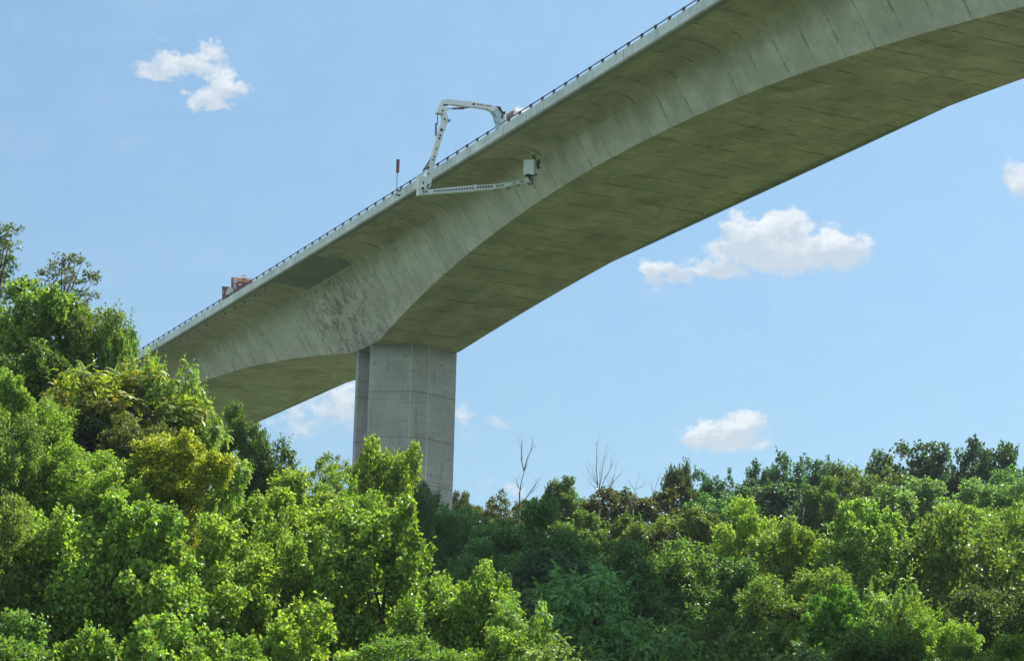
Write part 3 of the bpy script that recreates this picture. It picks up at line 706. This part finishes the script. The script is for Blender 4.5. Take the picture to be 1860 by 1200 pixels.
bare(1443, 972, 235, [[(1443, 972), (1444, 950), (1443, 935), .14], [(1444, 952), (1438, 940), .08], [(1444, 948), (1450, 936), .08]], 'short pale bare stem under the dark bluish tree', M_pale, 6, twig=0)
bare(1455, 975, 234, [[(1455, 975), (1457, 950), (1461, 920), .12], [(1457, 950), (1464, 940), .06]], 'taller pale bare stem right of the short one', M_pale, 7, twig=0)
bare(1205, 985, 205, [[(1205, 985), (1215, 972), (1228, 962), .11], [(1212, 976), (1222, 974), .05]], 'pale leaning dead branch below the yellow tipped green tree', M_pale, 8, twig=0)
bare(1150, 925, 250, [[(1150, 925), (1143, 905), (1140, 898), .10], [(1150, 925), (1152, 905), .06]], 'pale crooked bare branch on the brownish dome tree', M_pale, 9, twig=0)
#bare(1678, 1145, 112, [[(1678, 1145), (1690, 1118), (1668, 1105), .05]], 'thin fallen looking bare branch before the wide olive tree', M_pale, 10, twig=0)

# terrain sheet
def axis(a, b, step, far):
    r = []; x = a
    while x <= b: r.append(x); x += step
    s_ = step; x = b
    while x < far: s_ *= 1.45; x += s_; r.append(x)
    s_ = step; x = a; l = []
    while x > -far: s_ *= 1.45; x -= s_; l.append(x)
    return l[::-1]+r
gx = axis(-60, 300, 5, 3500); gy = axis(-40, 340, 5, 3500)
mt, ntt, bb = newmat('forest_floor'); n_ = texn(ntt, .3, 6, .6)
ntt.links.new(mixcol(ntt, n_, (.018, .045, .012), (.04, .085, .022)), bb.inputs['Base Color']); bb.inputs['Roughness'].default_value = .95
me = bpy.data.meshes.new('ground'); GZ = [[terrain(x, y) for x in gx] for y in gy]
me.from_pydata([(x, y, GZ[j][i]) for j, y in enumerate(gy) for i, x in enumerate(gx)], [],
               [(j*len(gx)+i, j*len(gx)+i+1, (j+1)*len(gx)+i+1, (j+1)*len(gx)+i) for j in range(len(gy)-1) for i in range(len(gx)-1)])
me.materials.append(mt); g = bpy.data.objects.new('ground', me); C.objects.link(g); tag(g, kind='structure')
me.polygons.foreach_set('use_smooth', [True]*len(me.polygons))
# undergrowth: leafy brush covering the slope between the trees
V = []; Fc = []; r_ = random.Random(99); up = Vector((0, 0, 1)); cnt = 0
while cnt < 3300:
    D = r_.uniform(66, 300); px = r_.uniform(-500, 2500)
    dr = ray(px, 900); p = dr*(D/dr.length); z = terrain(p.x, p.y)
    if (p.x-109)**2+(p.y-251)**2 < 64: continue
    cnt += 1; sz = .5 + D/150; c = Vector((p.x, p.y, z + r_.uniform(.3, 3.2)))
    lnn = .16 + D/1000*1.1
    for k_ in range(34):
        a = (rsph(r_)+up*.4).normalized(); q = c + Vector((a.x*sz*1.3, a.y*sz*1.3, a.z*sz))
        add_leaf(V, Fc, q, rsph(r_), (a+up*.5+rsph(r_)*.6), lnn*r_.uniform(.8, 1.5), lnn*.8)
me = bpy.data.meshes.new('undergrowth'); me.from_pydata([tuple(v) for v in V], [], Fc); me.materials.append(M_leaf)
ug = bpy.data.objects.new('undergrowth', me); C.objects.link(ug); ug.color = (.07, .14, .045, 1)
tag(ug, 'dense green brush covering the slope between the trees', 'undergrowth', kind='stuff')

# ------------------------------------------------------------------ bridge inspection truck with boom (all boom arms swing in the plane Y = YB)
YB = 192.0
def PB(x, y, dy=0): p = at_Y(x, y, YB+dy); return p
root = empty('inspection_truck', (98, 196, zr(196)-1.1)); tag(root, 'white bridge inspection truck on the deck with a folding boom reaching over the parapet', 'truck')
def bprism(mb, pts, y0, y1, mi=0):
    mb.prism([PB(x, y) for x, y in pts], 1, YB+y0, YB+y1, mi)
def disc(mb, x, y, r, y0, mi=0, depth=.02, n=10):
    c = PB(x, y); mb.tube([(c.x, YB+y0-depth, c.z), (c.x, YB+y0+.01, c.z)], r, n, True, mi)
b = MB(); bprism(b, [(801, 184), (811, 181.5), (862, 187), (903, 195), (908, 199), (902, 204), (893, 203.5), (884, 199), (862, 195.5), (845, 195), (822, 190.8), (812, 190.2), (808, 193), (798, 198), (797, 194)], -.28, .28)
boom1 = b.build('upper_boom', M_white, root)
b = MB(); bprism(b, [(856.5, 188.7), (861, 189.3), (860.5, 193), (856, 192.6)], -.288, -.282); b.build('logo', M_navy, boom1)
b = MB()
for i_, (xa, xb) in enumerate(((864, 866), (866.6, 868.6), (869.3, 871.2), (872, 874), (874.6, 876.2), (880, 882), (882.8, 884.6), (885.4, 887.6), (888.2, 890))):
    y_ = 190 + (xa-864)*.13; bprism(b, [(xa, y_), (xb, y_+.2), (xb, y_+2.6), (xa, y_+2.4)], -.288, -.282)
b.build('lettering', M_text, boom1)
b = MB(); a_ = PB(812, 197.3); c_ = PB(822, 197.6); e_ = PB(846, 196.4)
b.tube([a_, c_], .045, 8); b.tube([c_, PB(843, 197)], .10, 10); b.tube([PB(843, 197), PB(853, 195)], .05, 6); b.build('hydraulic_cylinder', M_steel, root)
b = MB(); bprism(b, [(797, 197), (811, 196.5), (813, 202), (808, 204), (811, 213), (813, 220), (808, 220), (803, 213), (803, 208), (795, 207), (792.5, 206), (794, 201)], -.34, .34); kn = b.build('knuckle', M_white, root)
b = MB(); bprism(b, [(803, 191.5), (810, 191), (811.5, 194), (803, 195)], -.36, -.345); disc(b, 801.5, 203, .11, -.345); b.box(PB(813, 219.5), (.35, .5, .2)); b.build('pivot', M_dark, kn)
b = MB(); bprism(b, [(803, 208), (811, 210), (813, 220), (804, 244), (796, 270), (788, 298), (781.5, 334), (772, 338), (768.5, 334), (776, 305), (785, 278), (796, 240), (802, 222)], -.26, .26)
boom2 = b.build('middle_boom', M_white, root)
b = MB()
for x_, y_, rr in ((806, 218, .12), (800, 237.5, .16), (798, 247.5, .11), (796, 253, .10), (790.6, 271.5, .09), (786.6, 286, .09), (784.8, 291.5, .09), (776.5, 317, .11)):
    disc(b, x_, y_, rr, -.262)
bprism(b, [(774, 306), (777.5, 302), (778, 306), (774.5, 311)], -.275, -.263)
b.build('lightening_hole', M_dark, boom2)
b = MB(); b.tube([PB(794.5, 207), PB(794.6, 226)], .05, 8); b.tube([PB(792, 224), PB(791.5, 246)], .10, 10); b.tube([PB(794.6, 226), PB(792, 224)], .05, 6); b.build('hydraulic_cylinder', M_steel, root)
b = MB(); b.tube([PB(785, 284), PB(777, 298), PB(768, 311)], .085, 8); b.tube([PB(780, 300), PB(772, 309)], .05, 6); b.build('folding_strut', M_steel, root)
b = MB(); bprism(b, [(758, 320), (762, 318), (769, 322), (771, 330), (779, 333), (781, 339), (772, 344), (765, 345.5), (758, 345)], -.36, .30); el_ = b.build('elbow', M_white, root)
b = MB(); bprism(b, [(771, 341), (776, 335), (778, 337), (773.5, 343)], -.38, -.365); disc(b, 765.5, 344, .15, -.365); disc(b, 767, 350, .10, -.365); disc(b, 772, 349.8, .10, -.365)
bprism(b, [(764.8, 331), (767, 331), (767, 336.5), (764.8, 336.5)], -.375, -.365); b.build('pivot', M_dark, el_)
b = MB(); b.tube([PB(763, 321), PB(770, 327)], .07, 8); b.build('link_rod', M_white, root)
b = MB(); bprism(b, [(758, 343), (766, 345.5), (785, 345.2), (812, 342), (857, 337.8), (862, 335.8), (864, 338), (862, 347.6), (812, 351.3), (758, 355.3)], -.30, .22); b3 = b.build('lower_boom', M_white, root)
b = MB(); bprism(b, [(863, 337.6), (894, 335.6), (899, 335.4), (898, 344), (894, 344.6), (863, 347)], -.25, .17); b4 = b.build('telescopic_section', M_white, root)
b = MB(); bprism(b, [(898, 335.8), (917, 332.6), (922, 331.6), (921, 338), (917, 341), (898, 343)], -.21, .13); b5 = b.build('telescopic_section', M_white, root)
b = MB(); bprism(b, [(919, 332.8), (948, 327.2), (952, 325), (956, 325.5), (954, 331), (948, 333.5), (921, 339)], -.17, .09); b6 = b.build('telescopic_section', M_white, root)
for bm_, hs_, y0 in ((b3, [(787+4.95*k_, 348.9-.42*k_, .10) for k_ in range(15)], -.302), (b4, [(866+5.0*k_, 341.6-.38*k_, .115) for k_ in range(6)], -.252), (b5, [(901+5.2*k_, 338.8-.45*k_, .10) for k_ in range(3)], -.212), (b6, [(931, 333.9, .085), (935, 332.9, .08), (943.4, 331.3, .09), (947.4, 330.6, .1)], -.172)):
    b = MB()
    for x_, y_, rr in hs_: disc(b, x_, y_, rr, y0)
    b.build('lightening_hole', M_dark, bm_)
b = MB(); b.tube([PB(919, 343), PB(923, 343.5), PB(927, 339.5)], .06, 6); b.tube([PB(957, 331), PB(962, 335.5), PB(967, 333), PB(967.5, 326), PB(965, 322.5)], .07, 6)
b.tube([PB(938, 337), PB(944, 336)], .06, 6); b.build('hose', M_dark, root)
b = MB(); bprism(b, [(951, 326), (956, 322), (958.5, 325), (961, 331), (954, 333), (951, 330)], -.2, .15); b.build('jib_head', M_white, root)
b = MB(); bprism(b, [(957.5, 318), (963, 318), (963, 330), (957, 333), (958.5, 326)], -.12, .12); bprism(b, [(955, 317), (973, 317), (973, 320.2), (955, 319)], -.35, .35); b.build('bucket_mount', M_dark, root)
b = MB(); bprism(b, [(972.5, 317), (976, 317.5), (975.5, 322), (972.5, 322)], -.15, .15); b.build('rotator', M_white, root)
# the bucket: an open topped box of four walls and a floor
p0 = PB(952.5, 317.0); p1 = PB(974.0, 316); tz = PB(962, 292.6).z; th = .06; hz = tz-p0.z; cz = (p0.z+tz)/2
RB = Matrix.Rotation(R(-42), 3, 'Z'); cB = Vector(((p0.x+p1.x)/2, YB+.12, 0)); W_, D_ = 1.06, .95
def bb(mb_, x, y, z, dx, dy, dz): c_ = cB + RB @ Vector((x, y, 0)); mb_.box((c_.x, c_.y, z), (dx, dy, dz), RB)
b = MB(); bb(b, 0, -D_/2+th/2, cz, W_, th, hz); bb(b, 0, D_/2-th/2, cz, W_, th, hz); bb(b, -W_/2+th/2, 0, cz, th, D_-2*th, hz); bb(b, W_/2-th/2, 0, cz, th, D_-2*th, hz)
bb(b, 0, 0, p0.z+.12, W_-2*th, D_-2*th, .24); bucket = b.build('bucket', M_bucket, root)
b = MB()
for z_ in (p0.z+.05, tz-.02):
    bb(b, 0, -D_/2-.02, z_, W_+.08, .05, .10); bb(b, 0, D_/2+.02, z_, W_+.08, .05, .10); bb(b, -W_/2-.015, 0, z_, .045, D_, .10); bb(b, W_/2+.015, 0, z_, .045, D_, .10)
for x_ in (-W_/2+.03, W_/2-.03): bb(b, x_, -D_/2-.018, cz, .08, .04, hz-.16)
b.build('bucket_rim', M_helmet, bucket)
b = MB(); bprism(b, [(975, 293), (980, 290), (981, 297), (978, 299), (980, 304), (976, 306)], -.1, .1); bprism(b, [(977, 303), (979.5, 303), (979.5, 307), (977, 307)], -.1, .1); b.build('control_box', M_dark, bucket)
# turret and carrier on the deck
Xt = 95.2; zd = zr(192)-1.12
b = MB()
tcx = at_Y(910, 212, 192).x
bprism(b, [(893, 203), (903, 197), (907, 199), (913, 207), (915, 214), (915, 232), (903, 236), (902, 224), (900, 214)], -.35, .35); b.build('turret', M_bluegl, root)
b = MB(); bprism(b, [(899, 195), (905, 196), (912, 208), (909, 209)], -.42, -.36); bprism(b, [(911, 205), (914.5, 204), (915, 210), (911.5, 209)], -.42, -.36); bprism(b, [(909, 209), (911, 209), (910.5, 218), (907, 217)], -.42, -.36); b.build('turret_link', M_dark, root)
b = MB(); bprism(b, [(894, 216), (901, 215), (902, 224), (896, 225)], -.7, -.2); b.build('valve_box', M_grey, root)
b = MB(); b.tube([PB(896, 204), PB(900, 216)], .04, 6); b.build('hose', M_dark, root)
b = MB(); c_ = at_Y(909, 199, YB+.3); b.tube([c_-Vector((0, 0, .25)), c_+Vector((0, 0, .2))], [.22, .16], 10); b.build('beacon', M_amber, root)
def truck_box(mb, x0, x1, s0, s1, z0, z1, chamf=0):
    mb.box(((x0+x1)/2, (s0+s1)/2, (z0+z1)/2), (x1-x0, s1-s0, z1-z0))
def pxs(px_, py_, X): p = at_X(px_, py_, X); return p.y, p.z
sA, zA = pxs(919, 206.2, 97.0); sB2, zB2 = pxs(938, 206, 97.0)
s_lo, s_hi = min(sA, sB2), max(sA, sB2)
b = MB(); zt_ = zA
prof = [(s_lo, zd+.9), (s_hi, zd+.9), (s_hi, zt_-.55), (s_hi-.5, zt_-.1), (s_lo+.2, zt_-.05), (s_lo, zt_-.5)]
b.prism([(0, s, z) for s, z in prof], 0, 96.9, 99.3); cab = b.build('cab', M_white, root)
b = MB(); b.box((96.885, s_hi-1.2, zt_-.55), (.05, 1.7, .5)); b.build('stripe', M_red, cab)
b = MB(); b.box((96.87, (s_lo+s_hi)/2, zt_-.75), (.04, (s_hi-s_lo)*.35, .3)); b.build('window', M_glass, cab)
b = MB(); b.box((98.1, s_lo+.6, zt_+.13), (1.6, .35, .3)); b.build('light_bar', M_white, cab)
b = MB(); b.box((98.1, s_hi-.7, zt_+.02), (1.9, .5, .14)); b.build('roof_rack', M_white, cab)
b = MB(); truck_box(b, 96.9, 99.3, s_lo-1, s_hi+7.5, zd+.55, zd+.88); b.build('flatbed', M_white, root)
for s in (s_lo+.6, s_hi+4.6, s_hi+5.9):
    for x_ in (97.05, 99.1):
        b = MB(); b.tube([(x_-.15, s, zd+.5), (x_+.15, s, zd+.5)], .5, 16); wh = b.build('wheel', M_dark, root)
        b = MB(); b.tube([(x_-.17, s, zd+.5), (x_-.155, s, zd+.5)], .26, 12); b.build('rim', M_white, wh)

# ------------------------------------------------------------------ support truck with raised orange board, further along the deck
YT = at_X(404, 525, 93.75).y
def PT(x, y, dy=0): return at_Y(x, y, YT+dy)
def tprism(mb, pts, y0, y1): mb.prism([PT(x, y) for x, y in pts], 1, YT+y0, YT+y1)
def trect(mb, x0, y0_, x1, y1_, d0, d1): tprism(mb, [(x0, y0_), (x1, y0_+.10*(x1-x0)), (x1, y1_+.10*(x1-x0)), (x0, y1_)], d0, d1)
pc = PT(425, 540); zd2 = zr(YT)-1.12
root = empty('work_truck', (pc.x, YT+2, zd2)); tag(root, 'maroon and orange work truck parked on the deck behind the parapet, left of the pier', 'truck')
b = MB(); trect(b, 404.5, 519.6, 420.5, 545, 0, .3); cab = b.build('side_locker', M_maroon, root)
b = MB(); tprism(b, [(408.5, 536), (410, 529), (413, 523.5), (416, 522.5), (420, 523.5), (421.5, 530), (421, 536)], -.5, -.02); b.build('equipment_cover', M_grey, cab)
b = MB(); trect(b, 405.4, 528.5, 406.8, 530.6, -.04, -.002); b.build('marker_light', M_white, cab)
b = MB(); trect(b, 420.8, 504.6, 423.3, 545, -.1, .25); trect(b, 432.5, 512, 434, 545, -.1, .2); b.build('rack_frame', M_maroon, root)
b = MB(); trect(b, 424.4, 509.2, 459, 545, .02, .5); body = b.build('cab', M_maroon, root)
b = MB(); trect(b, 424.5, 514.5, 428.5, 524, -.02, .012); b.build('window', M_grey, body)
b = MB(); tprism(b, [(433, 515.5), (436.5, 514.5), (438.5, 517), (434.5, 518.5)], -.02, .012); b.build('lamp', M_white, body)
b = MB(); trect(b, 423.4, 505.2, 459, 507.9, -.12, -.02); b.build('orange_board', M_orange, root)
b = MB(); trect(b, 432, 509.0, 458, 511.2, -.14, -.04); b.build('orange_board', M_orange, root)
b = MB(); trect(b, 439, 505.4, 447, 507.7, -.17, -.13); b.build('red_board', M_red, root)
b = MB(); trect(b, 422, 501.6, 460, 504.6, -.15, .3); b.build('roof_trim', M_white, root)
b = MB(); trect(b, 422.8, 511.4, 430.5, 512.9, -.14, -.02); b.build('step_board', M_white, root)
b = MB(); trect(b, 439.5, 499.6, 447.5, 501.0, 0, .3); b.build('light_bar', M_orange, root)
b = MB(); b.box((pc.x+.6, YT+2.6, zd2+.6), (1.0, 5.6, .2)); b.build('chassis', M_dark, root)
for s in (YT+.9, YT+4.6):
    for x_ in (pc.x-.35, pc.x+1.75):
        b = MB(); b.tube([(x_-.15, s, zd2+.5), (x_+.15, s, zd2+.5)], .5, 16); wh = b.build('wheel', M_dark, root)
        b = MB(); b.tube([(x_-.17, s, zd2+.5), (x_-.155, s, zd2+.5)], .26, 12); b.build('rim', M_grey, wh)

# ------------------------------------------------------------------ sign on the outside of the parapet
pt = at_X(722.5, 290, X0-.32); pb_ = at_X(722.5, 352, X0-.32)
root = empty('bridge_sign', (pb_.x, pt.y, pb_.z)); tag(root, 'tall narrow dark sign panel on a pole bolted to the outside of the parapet', 'sign')
b = MB(); b.tube([(pt.x, pt.y, pb_.z), (pt.x, pt.y, pt.z)], .045, 8); b.build('pole', M_steel, root)
pp = at_X(722.5, 313.5, X0-.32); b = MB(); b.box((pt.x, pt.y-.08, (pt.z+pp.z)/2), (.36, .10, pt.z-pp.z)); b.build('panel', plain('brown_panel', (.13, .055, .08), .5), root)
for y_ in (343.5, 352):
    q = at_X(724, y_, X0-.3); b = MB(); b.box((X0-.14, pt.y, q.z), (.42, .14, .12)); b.box((X0+.0, pt.y-.2, q.z-.04), (.06, .5, .12)); b.build('bracket', M_dark, root)

# ------------------------------------------------------------------ two workers in the bucket
def person(name, foot, face, label, helmet_m, vest_m, joints, seed):
    """joints: name -> offset (m) in the person's own frame (x right, y forward, z up), height about 1.78"""
    root = empty(name, foot, face); tag(root, label, 'person', 'workers in the bucket')
    J = joints; order = ['pelvis', 'waist', 'chest', 'neck', 'head0', 'head1', 'shl', 'ell', 'wrl', 'hdl', 'shr', 'elr', 'wrr', 'hdr', 'hpl', 'knl', 'anl', 'tol', 'hpr', 'knr', 'anr', 'tor']
    rad = dict(pelvis=.16, waist=.145, chest=.17, neck=.065, head0=.085, head1=.10, shl=.075, ell=.052, wrl=.035, hdl=.04, shr=.075, elr=.052, wrr=.035, hdr=.04, hpl=.10, knl=.068, anl=.048, tol=.045, hpr=.10, knr=.068, anr=.048, tor=.045)
    ed = [('pelvis', 'waist'), ('waist', 'chest'), ('chest', 'neck'), ('neck', 'head0'), ('head0', 'head1'), ('chest', 'shl'), ('shl', 'ell'), ('ell', 'wrl'), ('wrl', 'hdl'), ('chest', 'shr'), ('shr', 'elr'), ('elr', 'wrr'), ('wrr', 'hdr'),
          ('pelvis', 'hpl'), ('hpl', 'knl'), ('knl', 'anl'), ('anl', 'tol'), ('pelvis', 'hpr'), ('hpr', 'knr'), ('knr', 'anr'), ('anr', 'tor')]
    vs = [J[k_] for k_ in order]; es = [(order.index(a), order.index(b)) for a, b in ed]; rl = [rad[k_] for k_ in order]; roots = [0]
    for side in ('l', 'r'):            # five fingers, each a short bent chain
        h = Vector(J['hd'+side]); w_ = Vector(J['wr'+side]); d = (h-w_).normalized(); sx = d.cross(Vector((0, 0, 1)))
        sx = sx.normalized() if sx.length > .1 else Vector((1, 0, 0)); pn = sx.cross(d)
        for fi in range(5):
            ln_ = (.045, .075, .082, .076, .06)[fi]; off = sx*((fi-2.4)*.02) if fi else sx*(-.045)
            dd = d if fi else (d*.6-sx*.8).normalized(); s0_ = h*1.0 + off*.9 + (d*.02 if fi else -d*.02)
            i0 = len(vs); vs += [tuple(s0_), tuple(s0_+dd*ln_*.55), tuple(s0_+dd*ln_*.85-pn*ln_*.35)]; rl += [.011, .009, .008]
            es += [(order.index('hd'+side), i0), (i0, i0+1), (i0+1, i0+2)]
    me = bpy.data.meshes.new('body'); me.from_pydata(vs, es, []); o = bpy.data.objects.new('body', me); C.objects.link(o); o.parent = root
    sk = o.modifiers.new('skin', 'SKIN'); o.modifiers.new('sub', 'SUBSURF').levels = 1; o.modifiers['sub'].render_levels = 1
    for i_, q in enumerate(me.skin_vertices[0].data): q.radius = (rl[i_], rl[i_]); q.use_root = (i_ == 0)
    me.materials.append(M_cloth)
    hc = (Vector(J['head0'])+Vector(J['head1']))/2
    def loc(mb_, nm_, mat, sm=True): 
        ob = mb_.build(nm_, mat, None, sm); ob.parent = root; return ob
    b = MB(); n_ = 12
    b.tube([hc+Vector((0, 0, z_)) for z_ in (-.13, -.10, -.03, .04, .09)], [.045, .075, .092, .095, .085], n_); b.tube([hc+Vector((0, .085, -.02)), hc+Vector((0, .115, -.045))], [.012, .02], 6)
    for sx_ in (-1, 1): b.tube([hc+Vector((sx_*.09, 0, .0)), hc+Vector((sx_*.105, -.01, -.05))], [.02, .012], 6)
    loc(b, 'face', M_skin)
    b = MB()
    for sx_ in (-1, 1): b.tube([hc+Vector((sx_*.035, .086, .015)), hc+Vector((sx_*.035, .096, .015))], .013, 8)
    b.box(hc+Vector((0, .088, -.08)), (.05, .012, .012)); loc(b, 'features', M_dark)
    b = MB(); b.tube([hc+Vector((0, 0, z_)) for z_ in (.035, .06, .10, .14, .17, .18)], [.13, .128, .118, .09, .05, .01], 16); b.box(hc+Vector((0, .12, .045)), (.16, .12, .02)); loc(b, 'helmet', helmet_m)
    b = MB(); p_, w_, c_ = Vector(J['pelvis']), Vector(J['waist']), Vector(J['chest'])
    b.tube([p_+(w_-p_)*.3, w_, c_, c_+Vector((0, 0, .13))], [.195, .18, .205, .12], 14); loc(b, 'vest', vest_m)
    return root
JN = dict(pelvis=(0, 0, .95), waist=(0, .01, 1.1), chest=(0, .03, 1.32), neck=(0, .04, 1.50), head0=(0, .06, 1.60), head1=(0, .07, 1.70),
          shl=(-.19, .03, 1.42), ell=(-.26, .12, 1.15), wrl=(-.2, .36, 1.16), hdl=(-.18, .43, 1.17), shr=(.19, .03, 1.42), elr=(.25, .12, 1.15), wrr=(.2, .36, 1.2), hdr=(.19, .43, 1.22),
          hpl=(-.1, 0, .88), knl=(-.11, .03, .48), anl=(-.11, 0, .09), tol=(-.12, .16, .04), hpr=(.1, 0, .88), knr=(.11, .03, .48), anr=(.11, 0, .09), tor=(.12, .16, .04))
JR = dict(JN); JR.update(elr=(.32, .2, 1.40), wrr=(.30, .42, 1.55), hdr=(.30, .48, 1.60), head0=(0, .07, 1.60), head1=(.01, .1, 1.69))
ph = PB(968.0, 280.2)
q1 = cB + RB @ Vector((.16, -.12, 0)); q2 = cB + RB @ Vector((.30, .24, 0))
person('person', (q1.x, q1.y, max(p0.z+.245, ph.z-1.86)+.2), R(-60), 'worker in a white helmet and lime vest standing in the bucket', M_helmet, M_lime, JR, 1)
person('person', (q2.x, q2.y, p0.z+.26), R(-80), 'worker in dark clothes and dark helmet at the right side of the bucket', M_dark, M_cloth, JR, 2)

# ------------------------------------------------------------------ air
HZ = 0.00008
b = MB(); b.box((0, 0, 45), (7400, 7400, 140))
hm_ = bpy.data.materials.new('haze'); hm_.use_nodes = True; hn = hm_.node_tree; hn.nodes.remove(hn.nodes['Principled BSDF'])
pv = hn.nodes.new('ShaderNodeVolumePrincipled'); pv.inputs['Color'].default_value = (.82, .92, 1, 1); pv.inputs['Density'].default_value = HZ; pv.inputs['Anisotropy'].default_value = 0
hn.links.new(pv.outputs[0], hn.nodes['Material Output'].inputs['Volume'])
hz = b.build('haze', hm_); tag(hz, kind='stuff')
